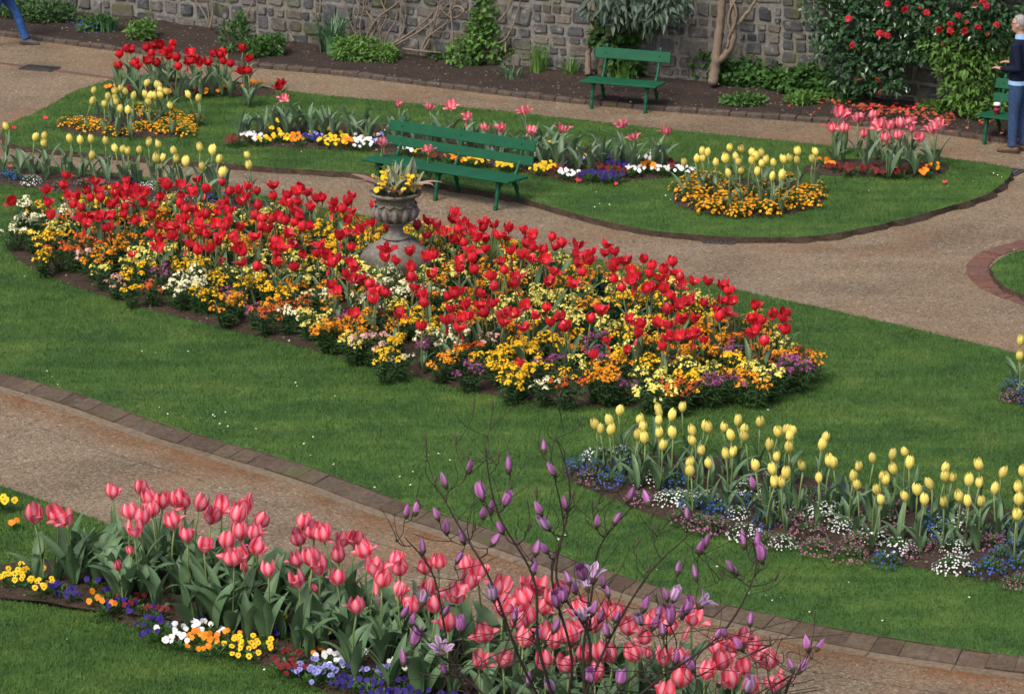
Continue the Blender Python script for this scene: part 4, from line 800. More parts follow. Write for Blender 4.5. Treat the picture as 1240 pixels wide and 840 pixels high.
# ---------------------------------------------------------------- stone urn
def urn():
    o = thing('stone_urn', 'weathered carved stone urn on a domed mossy base in the red tulip bed', 'urn', (UB.x, UB.y, LZ))
    def weather(m, a):
        for q in m.vertices: q.co += Vector((random.gauss(0, a), random.gauss(0, a), random.gauss(0, a)))
        return m
    b = MB(); b.lathe([(.44, -.03), (.435, .1), (.415, .2), (.37, .3), (.30, .375), (.22, .42), (.15, .455), (.125, .475)], 40); ob('domed_base', weather(b.mesh('domed_base', True), .007), M['mossy'], o)
    gw = MB()
    for k in range(420):
        a = random.uniform(0, 6.28); z = random.uniform(0, .26)*random.random()**.5; rr_ = np.interp(z, [0, .1, .2, .3, .4], [.435, .43, .41, .37, .28]); d = Vector((math.cos(a), math.sin(a), .5)); quadleaf(gw, Vector((d.x*rr_, d.y*rr_, z)), d+rdir(-.2)*.6, Vector((0, 0, 1)), random.uniform(.025, .06), .009, random.random())
    q = ob('weeds', gw.mesh('weeds'), M['dgreen'], o); q['kind'] = 'stuff'
    b = MB(); b.lathe([(.15, .47), (.155, .49), (.10, .51), (.078, .56), (.08, .60), (.105, .625), (.13, .635), (.13, .65), (.09, .66)], 28); ob('stem', b.mesh('stem', True), M['urn'], o)
    b = MB(); b.lathe([(.09, .655), (.16, .68), (.205, .73), (.222, .79), (.215, .86), (.205, .90), (.215, .92), (.25, .945), (.28, .96), (.285, .985), (.26, .99), (.235, .985), (.22, .93), (.05, .92)], 40); ob('bowl', weather(b.mesh('bowl', True), .002), M['urn'], o)
    n = 12; b = MB()   # carved gadroons and leaf swags round the bowl
    for k in range(n):
        a = 2*math.pi*k/n; c, s = math.cos(a), math.sin(a)
        b.tube([(c*.15, s*.15, .672), (c*.207, s*.207, .715), (c*.232, s*.232, .78), (c*.226, s*.226, .83)], [.02, .034, .036, .012], 6)
        a2 = a+math.pi/n; b.tube([(math.cos(a)*.222, math.sin(a)*.222, .875), (math.cos(a2)*.232, math.sin(a2)*.232, .845), (math.cos(a2+math.pi/n)*.222, math.sin(a2+math.pi/n)*.222, .875)], [.010, .017, .010], 5)
    ob('carved_leaves', b.mesh('carved_leaves', True), M['urn'], o)
    b = MB(); b.lathe([(.0001, .955), (.12, .957), (.215, .948)], 20); ob('soil', b.mesh('soil'), M['soil'], o)
    p = thing('urn_planting', 'yellow flowers and pale wilting tulip leaves growing in the stone urn', 'plant', (UB.x, UB.y, LZ+.945))
    fo = MB()
    for k in range(260):
        d = rdir(0); s = random.uniform(.4, 1); quadleaf(fo, Vector((d.x*.25*s, d.y*.25*s, d.z*.17*s)), d+Vector((0, 0, .3)), Vector((0, 0, 1)), random.uniform(.04, .08), .014, random.random()*.6)
    ob('foliage', fo.mesh('foliage'), M['mgreen'], p)
    for k in range(50):
        a = random.choice([random.uniform(2.2, 3.9), random.uniform(-1.2, .6), random.uniform(0, 6.28)]); r = random.uniform(.1, .29)
        ob('flower', random.choice(PF), M['pyel'], p, loc=(r*math.cos(a), r*math.sin(a), random.uniform(.12, .30)-r*.25), rot=(R(random.uniform(20, 80)), 0, random.gauss(0, .8)), scale=random.uniform(.022, .034))
    for k in range(30):
        a = random.uniform(0, 6.28); ob('leaf', random.choice(TL), M['spike'], p, loc=(random.uniform(-.1, .2), random.uniform(-.12, .1), .03), rot=(random.gauss(0, .3), random.gauss(0, .3), a), scale=(.19*random.uniform(.8, 1.2),)*2+(.36*random.uniform(.6, 1.15),))
    for k, a in enumerate([2.9, 3.3, 3.0, -.3, -.9, -1.7, -1.3, .2, -2.0, 5.9]):
        ob('leaf', random.choice(TL), M['wilt'], p, loc=(.1*math.cos(a), .1*math.sin(a), .05), rot=(random.gauss(0, .2), R(random.uniform(35, 62)), a), scale=.34*random.uniform(.85, 1.2))
urn()

# ---------------------------------------------------------------- benches
def bench(label, A, B, nsup, over, lower=True, zt=.70):
    """A, B: ground points of the first and last front foot; the sitter faces the camera side"""
    A, B = Vector(A), Vector(B); d = B-A; d.z = 0; Ls = d.length; rz = math.atan2(d.y, d.x)
    o = thing('garden_bench', label, 'bench', (A.x, A.y, 0), rz)     # local x along, y to the back
    L = Ls+2*over
    def slat(y, z, w_, t, tilt, nm):
        b = MB(); b.box((0, 0, 0), (L, w_, t), .006); ob(nm, b.mesh(nm), M['paint'], o, loc=(Ls/2, y, z), rot=(tilt, 0, 0))
    for i in range(4): slat(.02+i*.112,   .368-.004*i, .104, .026, R(-2), 'seat_slat')
    slat(.565, zt, .135 if lower else .15, .024, R(76), 'back_slat')
    if lower: slat(.515, zt-.175, .115, .024, R(76), 'back_slat')
    for i in range(nsup):
        x = Ls*i/(nsup-1); b = MB()
        def knob(pts, r):          # rustic cast branch: knuckles along the bar
            q = resample(spline(pts, 6), .045); rr = [r*1.2*(1.4 if k % 3 == 1 else .88) for k in range(len(q))]; b.tube(q, rr, 7)
        knob([(x, .0, .0), (x, .03, .14), (x, .055, .28), (x, .07, .352)], .019)
        knob([(x, .50, .0), (x, .455, .16), (x, .40, .30), (x, .38, .352)], .019)
        b.tube([(x, .02, .342), (x, .2, .339), (x, .43, .332)], .017, 6)
        knob([(x, .055, .22), (x, .12, .30), (x, .2, .33)], .011); knob([(x, .415, .22), (x, .34, .30), (x, .26, .33)], .011)
        b.tube([(x, -.02, .008), (x, .03, .012)], .022, 6); b.tube([(x, .48, .012), (x, .53, .008)], .022, 6)
        m_ = ob('cast_leg_frame', b.mesh('cast_leg_frame', True), M['paint'], o)
        b = MB()
        q = resample(spline([(x, .40, .33), (x, .47, .42), (x, .53, .53), (x, .572, .65), (x, .597, zt+.03), (x, .61, zt+.12)], 6), .05); b.tube(q, [.020*(1.35 if k % 3 == 1 else .88) for k in range(len(q))], 7)
        ob('back_support', b.mesh('back_support', True), M['paint'], o)
        bb = MB()
        for y, z in ((.549, zt+.01),): bb.sphere((x, y, z), .011, 6, 4)
        ob('bolt', bb.mesh('bolt', True), M['paint'], o)
    return o
a1, b1 = P(527, 243), P(600, 255); d1 = b1-a1
bench('long green slatted bench with three iron leg frames beside the stone urn', a1-d1, b1, 3, .2)
a2, b2 = P(716, 132), P(781, 137.5)
bench('short green two-legged bench at the back path before the wall', a2, b2, 2, .16, False, .665)
a3 = P(1191.5, 175); d3 = (P(1300, 189)-a3); 
bn3 = bench('green slatted bench with a paper cup on it by the bright shrub', a3, a3+d3.normalized()*1.5, 2, .12)
# paper cup on that bench
cb = bn3.matrix_basis @ Vector((.09, .16, .381))
o = thing('paper_cup', 'maroon paper coffee cup with white lid on the bench seat', 'cup', cb)
b = MB(); b.lathe([(.030, 0), (.031, .004), (.042, .118), (.043, .12)], 16); ob('cup_body', b.mesh('cup_body', True), plain('maroon_card', (.16, .01, .03), .5), o)
b = MB(); b.lathe([(.046, .118), (.047, .13), (.043, .134), (.041, .15), (.036, .152)], 16); ob('lid', b.mesh('lid', True), plain('white_plastic', (.78, .78, .76), .4), o)
b = MB(); b.lathe([(.0345, .03), (.0355, .03), (.0405, .085), (.0395, .085)], 16); ob('sleeve', b.mesh('sleeve', True), plain('red_card', (.25, .02, .04), .6), o)
# dark bag under it
bp = bn3.matrix_basis @ Vector((.5, .22, 0))
o = thing('bag', 'black bag with red trim on the gravel under the bench', 'bag', bp, -.3)
b = MB(); b.tube([(0, 0, 0), (0, 0, .06), (0, .01, .2), (0, .02, .3), (0, .02, .34)], [(.15, .10), (.17, .12), (.16, .11), (.12, .07), (.05, .03)], 14); ob('body', b.mesh('body', True), plain('black_cloth', (.012, .012, .014), .8), o)
b = MB(); b.tube([(-.08, 0, .31), (-.05, 0, .42), (.05, 0, .42), (.08, 0, .31)], .012, 6); ob('handle', b.mesh('handle', True), plain('black_strap', (.02, .02, .02), .7), o)
b = MB(); b.tube([(-.1, -.125, .1), (0, -.135, .12), (.1, -.125, .1)], .014, 6); ob('trim', b.mesh('trim', True), plain('red_trim', (.3, .02, .03), .6), o)

# ---------------------------------------------------------------- people
def body_mesh(name, tubes, spheres, voxel=.009):
    b = MB()
    for pts, rad, n in tubes: b.tube(pts, rad, n, True)
    for c, r in spheres: b.sphere(c, r, 16, 12)
    me = b.mesh(name); o = bpy.data.objects.new(name, me); COL.objects.link(o)
    m = o.modifiers.new('r', 'REMESH'); m.mode = 'VOXEL'; m.voxel_size = voxel; m.use_smooth_shade = True
    s = o.modifiers.new('s', 'SMOOTH'); s.iterations = 3; s.factor = .5
    dg = bpy.context.evaluated_depsgraph_get(); ev = bpy.data.meshes.new_from_object(o.evaluated_get(dg)); bpy.data.objects.remove(o); ev.name = name; return ev
SKIN = plain('skin', (.42, .24, .17), .5, .15, 20); NAVY = plain('navy_knit', (.007, .011, .028), .85, .35, 60, .15, .3); JEANS = plain('denim', (.032, .06, .13), .8, .4, 40, .15, .3)
JEANS2 = plain('bright_denim', (.03, .085, .24), .8, .45, 30, .15, .3); SHOE = plain('brown_leather', (.12, .065, .035), .5, .3); GSHOE = plain('grey_suede', (.09, .08, .075), .8, .3)
SHIRT = plain('pale_blue_shirt', (.25, .40, .65), .7, .12); HAIR = plain('grey_hair', (.25, .24, .23), .7, .5, 60, .3, .5); DHAIR = plain('dark_hair', (.03, .02, .015), .6, .5, 60); COAT = plain('dark_jacket', (.03, .035, .045), .8, .3); BLK = plain('black_frame', (.01, .01, .01), .3)
def hand(tubes, wrist, d, up, s=1):
    d = Vector(d).normalized(); up = Vector(up); side = d.cross(up).normalized(); wrist = Vector(wrist)
    tubes.append(([wrist-d*.01, wrist+d*.03*s, wrist+d*.085*s], [(.028, .02), (.038, .018), (.038, .016)], 8))
    for i, L in enumerate((.062, .072, .068, .052)):
        b0 = wrist+d*.08*s+side*(.030-.020*i); q = d*L*s
        tubes.append(([b0-d*.015, b0+q*.5-up*.006, b0+q*.85-up*.025], [.0095, .009, .0075], 6))
    t0 = wrist+d*.03*s+side*.032; tubes.append(([t0, t0+side*.03+d*.025, t0+side*.035+d*.055-up*.01], [.012, .011, .009], 6))
def shoe(L=.28):
    b = MB(); b.tube([(0, .10, .045), (0, .05, .05), (0, -.04, .045), (0, -.12, .033), (0, -.175, .025), (0, -.19, .02)], [(.03, .03), (.038, .048), (.043, .043), (.05, .032), (.042, .024), (.015, .01)], 10)
    return b.mesh('shoe', True)
def sole():
    b = MB(); pr = [(-.03, .105), (.03, .105), (.038, .04), (.05, -.1), (.042, -.17), (0, -.198), (-.042, -.17), (-.05, -.1), (-.038, .04)]; n = len(pr)
    b.add([(x, y, .002) for x, y in pr]+[(x, y, .02) for x, y in pr], [list(range(n))[::-1], list(range(n, 2*n))]+[[i, (i+1) % n, n+(i+1) % n, n+i] for i in range(n)]); return b.mesh('sole')
SHM, SOM = shoe(), sole(); SOLE = plain('sole_rubber', (.04, .035, .03), .8)
def person(label, loc, rz, feet, knees, hips, arms, top_m, leg_m, shoe_m, hair_m, shirt=True, lean=0., waist=.95):
    """local: faces -y; feet = [(x,y,z,pitch)] ankle points"""
    o = thing('person', label, 'person', loc, rz); tb = []; sh = []
    for (f, k, h) in zip(feet, knees, hips):
        a = Vector(f[:3]); k = Vector(k); h = Vector(h)
        tb.append(([h+Vector((0, 0, .05)), h, h.lerp(k, .35), h.lerp(k, .8), k, k.lerp(a, .35), k.lerp(a, .8), a], [(.085, .10), (.088, .102), (.082, .094), (.064, .07), (.062, .066), (.062, .068), (.053, .06), (.054, .066)], 14))
    pel = (Vector(hips[0])+Vector(hips[1]))/2; f = lean
    tor = [pel+Vector((0, 0, -.06)), pel+Vector((0, 0, .06)), pel+Vector((0, -f*.2, .18)), pel+Vector((0, -f*.4, .32)), pel+Vector((0, -f*.7, .46)), pel+Vector((0, -f, .55)), pel+Vector((0, -f*1.1, .60))]
    tb.append((tor, [(.15, .11), (.175, .125), (.17, .125), (.19, .135), (.205, .125), (.15, .095), (.075, .07)], 18))
    nk = tor[-1]; hd = nk+Vector((0, -.035-f*.2, .175)); tb.append(([nk-Vector((0, 0, .04)), nk+Vector((0, -.01, .05)), hd-Vector((0, 0, .05))], [.062, .054, .05], 12))
    sh += [(hd, (.075, .095, .115)), (hd+Vector((0, -.03, -.06)), (.056, .062, .06)), (hd+Vector((0, -.098, -.012)), (.013, .02, .022)), (hd+Vector((.075, .005, -.01)), (.012, .02, .032)), (hd+Vector((-.075, .005, -.01)), (.012, .02, .032)), (hd+Vector((0, -.085, -.062)), (.024, .012, .008))]
    for (s, e, w_, hdir) in arms:
        s, e, w_ = Vector(s), Vector(e), Vector(w_)
        tb.append(([s+Vector((-.05 if s.x > 0 else .05, 0, .01)), s, s.lerp(e, .5), e, e.lerp(w_, .4), w_], [.07, .068, .057, .05, .046, .034], 12)); hand(tb, w_, hdir, (0, 0, 1))
    me = body_mesh('body', tb, sh); me.materials.clear()
    for q in (top_m, leg_m, SKIN): me.materials.append(q)
    wz = pel.z+.05; idx = []
    wr = [Vector(a[2]) for a in arms]
    for p in me.polygons:
        c = p.center
        if c.z > nk.z+.015: idx.append(2)
        elif any((c-q).length < .21 and (c-q).dot(Vector(a[3])) > .0 for q, a in zip(wr, arms)): idx.append(2)
        elif c.z < wz and not any((c-Vector(a[1])).length < .12 for a in arms): idx.append(1)
        else: idx.append(0)
    me.polygons.foreach_set('material_index', idx); ob('body', me, None, o)
    hb = MB(); hb.sphere(hd+Vector((0, .018, .03)), (.083, .094, .098), 18, 12); hm = hb.mesh('hair', True)
    for q in hm.vertices:
        r_ = q.co-hd
        if r_.y < -.035: q.co.y = hd.y-.035-(.02 if r_.z > .075 else -.02); 
        if r_.z < -.05: q.co.z = hd.z-.05
        q.co += Vector((random.gauss(0, .003),)*3)
    ob('hair', hm, hair_m, o)
    for x in (-.03, .03):
        eb_ = MB(); eb_.sphere(hd+Vector((x, -.086, .012)), (.012, .009, .008), 8, 6); ob('eye', eb_.mesh('eye', True), BLK, o)
    if shirt:
        g_ = MB()
        for x in (-.032, .032):
            q = [hd+Vector((x+.024*math.cos(t), -.105, .012+.018*math.sin(t))) for t in [k*math.pi/5 for k in range(11)]]; g_.tube(q, .0028, 4, False)
        g_.tube([hd+Vector((-.056, -.103, .014)), hd+Vector((-.079, 0, .014))], .003, 4); g_.tube([hd+Vector((.056, -.103, .014)), hd+Vector((.079, 0, .014))], .003, 4); ob('glasses', g_.mesh('glasses'), BLK, o)
        c_ = MB(); c_.tube([nk+Vector((0, 0, -.03)), nk+Vector((0, -.005, .03)), nk+Vector((0, -.008, .055))], [(.085, .082), (.073, .072), (.068, .067)], 18, False); ob('shirt_collar', c_.mesh('shirt_collar', True), SHIRT, o)
        c_ = MB(); c_.tube([pel+Vector((0, 0, .018)), pel+Vector((0, 0, .04)), pel+Vector((0, 0, .07))], [(.190, .139), (.188, .136), (.182, .132)], 22, False); ob('shirt_hem', c_.mesh('shirt_hem', True), SHIRT, o)
    for ft in feet:
        s_ = ob('shoe', SHM, shoe_m, o, loc=(ft[0], ft[1]-.01, ft[2]-.085), rot=(ft[3], 0, 0)); ob('sole', SOM, SOLE, s_)
    return o
pm = P(1231, 184)
person('grey haired person in navy jumper and jeans standing beside the bench with the cup', (pm.x, pm.y, 0), R(-118), [(.09, -.03, .085, 0), (-.10, .05, .085, 0)], [(.095, -.03, .49), (-.10, .03, .49)], [(.095, 0, .88), (-.095, 0, .88)],
       [((.20, .0, 1.40), (.235, .06, 1.12), (.17, -.19, 1.10), (-.2, -1, .05)), ((-.20, 0, 1.40), (-.235, .06, 1.12), (-.17, -.19, 1.12), (.2, -1, .05))], NAVY, JEANS, SHOE, HAIR)
pw = P(28, 57)
person('person in bright blue jeans striding along the back path', (pw.x-.33, pw.y+.05, 0), R(97), [(.07, -.36, .09, 0.12), (-.08, .42, .20, -.7)], [(.08, -.24, .48), (-.09, .08, .47)], [(.09, 0, .86), (-.09, 0, .86)],
       [((.20, .0, 1.38), (.25, .10, 1.12), (.23, -.06, .90), (0, -.3, -1)), ((-.20, 0, 1.38), (-.25, -.06, 1.12), (-.22, -.26, .97), (0, -.6, -.8))], COAT, JEANS2, GSHOE, DHAIR, False, .04)

# ---------------------------------------------------------------- plants along the wall
def cloud(name, blobs, n, size, asp, mat, out=.6, upb=.4, sd=0, shell=.55):
    """many small folded leaves through a set of ellipsoids (centre, radii)"""
    r = np.random.default_rng(sd); vol = np.array([b[1][0]*b[1][1]*b[1][2] for b in blobs])**.67; k = r.choice(len(blobs), n, p=vol/vol.sum())
    C = np.array([tuple(b[0]) for b in blobs])[k]; Rr = np.array([b[1] for b in blobs])[k]
    d = r.normal(size=(n, 3)); d /= np.linalg.norm(d, axis=1)[:, None]; s = (shell+(1-shell)*r.random(n)**.6)[:, None]*r.uniform(.85, 1.12, (n, 1))
    Pp = C+d*Rr*s; ax = d*out+r.normal(size=(n, 3))*.55+np.array([0, -.25, upb-.5]); ax /= np.linalg.norm(ax, axis=1)[:, None]
    nr = d*.5+r.normal(size=(n, 3))*.35+np.array([0, -.3, .8]); sd_ = np.cross(ax, nr); sd_ /= np.linalg.norm(sd_, axis=1)[:, None]; nn = np.cross(sd_, ax)
    L = size*r.uniform(.65, 1.3, (n, 1)); W = L*asp
    V = np.stack([Pp, Pp+ax*L*.4+sd_*W+nn*W*.3, Pp+ax*L*.45-nn*W*.1, Pp+ax*L*.4-sd_*W+nn*W*.3, Pp+ax*L-nn*L*.1], 1).reshape(-1, 3)
    base = np.arange(n)[:, None]*5; F = np.concatenate([base+np.array([[0, 2, 1]]), base+np.array([[0, 3, 2]]), base+np.array([[1, 2, 4]]), base+np.array([[2, 3, 4]])], 0)
    me = bpy.data.meshes.new(name); me.from_pydata(V.tolist(), [], F.tolist()); a = me.attributes.new('pt', 'FLOAT_VECTOR', 'POINT')
    q = np.zeros((n, 5, 3), np.float32); q[:, :, 2] = (r.random(n)**2*.7)[:, None]; a.data.foreach_set('vector', q.ravel()); me.materials.append(None); me.update(); return me
def wallY(px, off=0.):     # depth of the wall base at this picture column
    xs_ = [proj(p)[0] for p in WL]; ys_ = [p.y for p in WL]; return float(np.interp(px, xs_, ys_))-off
def shrub(name, label, cat, foot, blobs, n, size, asp, mat, trunk=None, tm=None, group=None, sd=1, **kw):
    """foot: (px, py) where it stands on the border; blobs in metres about that foot"""
    b0 = P(*foot, .09); o = thing(name, label, cat, b0, 0, group)
    c = ob('crown' if trunk else 'foliage', cloud('foliage', blobs, n, size, asp, mat, sd=sd, **kw), mat, o); c['kind'] = 'stuff'
    if trunk:
        b = MB()
        for pts, rad in trunk: q = spline(pts, 5); b.tube(q, list(np.linspace(rad[0], rad[1], len(q))), 8)
        ob('trunk', b.mesh('trunk', True), tm or M['bark'], o)
    return o
# camellia spread against the wall
cb0 = P(1052, 119, .09); bl = []
for (px, py, rx, rz) in [(1000,8,.35,.3),(1030,30,.45,.35),(1010,55,.3,.22),(1060,15,.5,.4),(1070,50,.45,.35),(1100,10,.5,.4),(1110,45,.45,.3),(1140,5,.5,.35),(1150,35,.4,.28),(1180,10,.5,.35),(1210,8,.45,.35),(1195,35,.35,.25),(1085,75,.3,.12),(1120,66,.3,.12),(1040,75,.35,.22),(1025,92,.28,.2),(1070,92,.24,.2),(1085,102,.18,.12),(1045,100,.2,.15),(1060,-30,.6,.5),(1120,-40,.7,.5),(1190,-40,.6,.5),(1010,-30,.5,.4),(1000,45,.2,.15)]:
    q = PY(px, py, wallY(px, .45)); bl.append((q-cb0, (rx, .32, rz)))
o = shrub('camellia', 'dark glossy camellia with red flowers trained against the wall', 'shrub', (1052, 119), bl, 6500, .095, .27, M['gloss'], [([(0, 0, -.05), (-.02, -.02, .3), (.05, 0, .7), (-.1, 0, 1.2), (-.2, .02, 1.8)], (.05, .025)), ([(0, 0, .3), (.3, 0, .7), (.7, 0, 1.3), (1.1, 0, 1.9)], (.03, .012)), ([(.04, 0, .6), (-.4, 0, .9), (-.7, 0, 1.4)], (.025, .01))], sd=3)
cf = MB(); random.seed(61)
for k in range(26):
    d = rdir(0); floret(cf, d*.3, d+Vector((0, 0, .4)), .75*random.uniform(.8, 1.1), 4, random.random(), .4)
CFM = cf.mesh('flower')
for (px, py) in [(1028,23),(1033,55),(1066,41),(1075,43),(1096,12),(1115,10),(1122,16),(1151,38),(1150,30),(1168,38),(1181,7),(1194,7),(1207,30),(1190,2),(1160,20),(1184,34),(1137,37),(1075,5),(1110,-8),(1170,-10)]:
    q = PY(px, py, wallY(px, .82)); ob('flower', CFM, M['camred'], o, loc=q-cb0, rot=(random.uniform(.2, 1.2), random.gauss(0, .4), random.uniform(0, 6)), scale=random.uniform(.045, .062))
for (px, py) in [(1063,97),(1066,112),(1040,97),(1142,54),(1170,27),(1196,42)]:
    q = PY(px, py, wallY(px, .8)); ob('flower', CFM, M['petalfall'], o, loc=q-cb0, rot=(random.uniform(.2, 1.2), 0, random.uniform(0, 6)), scale=random.uniform(.03, .042))
fp = []
for k in range(230):
    t = random.random(); px = random.gauss(1080, 55); py = np.interp(px, [960, 1240], [116, 150])+abs(random.gauss(0, 8))+1
    if 985 < px < 1215: p = P(px, py, .13); fp.append(p)
scatter('fallen_petals', 'fallen red and orange camellia petals strewn on the border soil', 'petals', fp, .028, M['petalfall'], 5, .155)
fp = [P(random.gauss(1080, 50), 128+abs(random.gauss(0, 9)), .13) for _ in range(38)]
scatter('fallen_petals', 'fallen bright pink camellia heads on the border soil', 'petals', fp, .036, M['camred'], 5, .16)
scatter('fallen_petals', 'fallen pink tulip petals on grass and gravel', 'petals', [P(x, y, LZ) for x, y in [(1144,224),(746,226),(700,222),(662,215),(12,205),(55,146),(488,232),(17,158),(1000,206)]], .042, M['camred'], 5, LZ+.04)
shrub('bright_shrub', 'bright green leafy shrub between camellia and bench', 'shrub', (1172, 141), [((.0, 0, .75), (.5, .42, .5)), ((-.3, 0, 1.0), (.4, .35, .3)), ((.35, .05, 1.0), (.5, .4, .35)), ((.05, 0, .35), (.42, .4, .3)), ((.25, 0, .15), (.4, .4, .2)), ((.7, .1, .8), (.35, .35, .6))], 3400, .10, .19, M['lgreen'], sd=4, upb=.3)
# vine-leaved plants along the foot of the wall
for i, (px, py, w_, h_, sd) in enumerate([(985, 116, .42, .34, 11), (950, 110, .3, .28, 12), (918, 106, .3, .36, 13), (888, 104, .25, .34, 14), (860, 98, .34, .5, 15), (836, 94, .34, .7, 16), (1012, 120, .3, .2, 17)]):
    shrub('leafy_climber', ['broad leaved green plant next to the fallen red petals', 'low green vine leaves left of the petals', 'green vine leaves climbing near the forked trunk', 'small green vine at the foot of the forked trunk', 'green vine leaves between the short bench and the forked trunk', 'taller green vine beside the short bench end', 'low dark green plant under the camellia'][i], 'plant', (px, py),
          [((0, 0, h_*.5), (w_, .25, h_*.55)), ((-.1, 0, h_*.8), (w_*.6, .2, h_*.4)), ((.15, -.05, h_*.3), (w_*.7, .25, h_*.3))], int(700*w_/.3), .10, .42, M['mgreen'], sd=sd)
shrub('leafy_climber', 'green vine leaves hanging behind the short bench back', 'plant', (765, 95), [((0, 0, .75), (.4, .2, .22)), ((-.35, 0, .6), (.25, .2, .25)), ((-.1, 0, .25), (.3, .2, .25))], 800, .11, .42, M['mgreen'], sd=18)
shrub('leafy_climber', 'bright green climber running up the wall left of the bare mortar', 'plant', (590, 80), [((0, 0, .3), (.3, .18, .3)), ((.02, .05, .75), (.18, .15, .3)), ((-.02, .1, 1.15), (.18, .15, .3)), ((-.1, .05, .55), (.2, .15, .25)), ((.3, 0, .2), (.18, .15, .2)), ((.22, .08, .8), (.12, .1, .2)), ((.05, .1, 1.5), (.25, .15, .3)), ((-.35, 0, .2), (.2, .2, .2))], 1500, .085, .4, M['lgreen'], [([(0, 0, -.05), (.02, .05, .6), (-.02, .1, 1.6)], (.02, .008))], sd=19)
shrub('perennial_clump', 'dense round bright green clump beside the iris leaves', 'plant', (436, 71), [((0, 0, .12), (.4, .3, .2)), ((-.15, 0, .14), (.25, .25, .2))], 1300, .07, .22, M['lgreen'], sd=20)
shrub('perennial_clump', 'smaller round bright green clump next to the dense one', 'plant', (467, 74), [((0, 0, .1), (.2, .2, .15))], 500, .065, .22, M['lgreen'], sd=21)
for i, (px, py, w_, h_, m_, lab) in enumerate([(170, 46, .22, .22, 'lgreen', 'bright green fresh leaved perennial behind the far red tulips'), (285, 60, .22, .42, 'mgreen', 'upright feathery green plant before the wall'), (312, 66, .2, .22, 'mgreen', 'low feathery green plant before the wall'), (330, 66, .18, .26, 'mgreen', 'narrow feathery green plant before the wall'), (116, 36, .3, .18, 'mgreen', 'green plant with a few blue flowers near the back path'), (118, 14, .3, .45, 'mgreen', 'round green bush at the wall near the walking person'), (60, 26, .5, .25, 'dgreen', 'dark green straggling plants near the walking person'), (195, 15, .4, .3, 'mgreen', 'leafy climber hanging on the wall behind the far red tulips'), (538, 72, .22, .1, 'mgreen', 'flat green weed below the bare vine stems'), (900, 124, .3, .06, 'mgreen', 'low grassy weed in the border near the forked trunk'), (970, 124, .22, .1, 'lgreen', 'small bright weed beside the fallen petals'), (1140, 135, .3, .1, 'lgreen', 'small green weed before the large dark wall stone'), (1188, 142, .25, .15, 'mgreen', 'green seedlings in the soil by the bench with the cup'), (20, 20, .35, .3, 'mgreen', 'mixed green plants at the very end of the border')]):
    shrub('border_plant', lab, 'plant', (px, py), [((0, 0, h_*.45), (w_, .22, h_*.6)), ((.08, 0, h_*.7), (w_*.6, .2, h_*.4))], int(420*w_/.22), .085, .2, M[m_], sd=30+i, upb=.9)
fl = MB()
for k in range(24): fl_p = P(random.gauss(102, 9), random.gauss(30, 5), .25); floret(fl, fl_p, Vector((0, -.5, 1)), .017, 5, random.random())
tag(ob('blue_flowers', fl.mesh('blue_flowers'), M['blue']), 'small patch of blue flowers in the border by the walking person', 'flowers', kind='stuff')
lit = MB()
for k in range(520):
    px = random.uniform(-10, 1245); yk = np.interp(px, [a for a, _ in KERB], [b for _, b in KERB]); yw = np.interp(px, [a for a, _ in WALLB], [b for _, b in WALLB]); t = random.random(); q = P(px, yk*(1-t)+(yw+2)*t-2, .08+.08*t)
    floret(lit, q+Vector((0, 0, .02)), Vector((random.gauss(0, .5), random.gauss(0, .5)-.3, 1)), random.uniform(.006, .019), 3, random.random()**2, .3)
tag(ob('leaf_litter', lit.mesh('leaf_litter'), flower_mat('litter', (.10, .075, .05), (.30, .25, .19), .05)), 'pale leaf litter and pebbles strewn over the border soil', 'litter', kind='stuff')
# iris, grasses: strap leaves
def straps(name, label, foot, n, L, w_, mat, spread, r=.12):
    b0 = P(*foot, .09); o = thing(name, label, 'plant', b0); v = []; f = []; a = []; b = MB()
    for k in range(n):
        az = random.uniform(0, 6.28); t = random.uniform(.1, 1)*spread; l = L*random.uniform(.65, 1.1); dx, dy = math.cos(az), math.sin(az); ox, oy = dx*r*random.random(), dy*r*random.random(); pts = []
        for j in range(5):
            s = j/4; th = math.pi/2-t*s**1.3; pts.append(Vector((ox+dx*math.cos(th)*l*s, oy+dy*math.cos(th)*l*s, l*s*math.sin(th))))
        sx, sy = -dy*w_, dx*w_; V = []
        for j, p in enumerate(pts): ww = (1-.9*(j/4)**2); V += [p+Vector((sx*ww, sy*ww, 0)), p-Vector((sx*ww, sy*ww, 0))]
        b.add(V, [[2*j, 2*j+1, 2*j+3, 2*j+2] for j in range(4)], [(0, .5, random.random()*.7)]*10)
    q = ob('leaves', b.mesh('leaves'), mat, o); q['kind'] = 'stuff'
straps('iris_clump', 'tall fan of blue green iris leaves at the wall', (402, 65), 70, .62, .018, M['iris'], .75, .18)
straps('grass_tuft', 'tall light green grass tuft at the foot of the mossy wall', (652, 89), 60, .5, .008, M['lgreen'], .45, .15)
straps('grass_tuft', 'light green grass tuft beside the thin bare trunk', (690, 92), 40, .3, .008, M['lgreen'], .9, .12)
straps('strap_leaf_plant', 'yellowish strap leaved plant behind the short bench seat', (755, 97), 50, .42, .02, M['lgreen'], .9, .25)
straps('bulb_leaves', 'small blue green bulb leaves in the border soil', (618, 94), 26, .22, .012, M['iris'], 1.3, .2)
straps('grass_tuft', 'narrow green leaves left of the walled climber', (130, 38), 30, .3, .012, M['iris'], .8, .2)
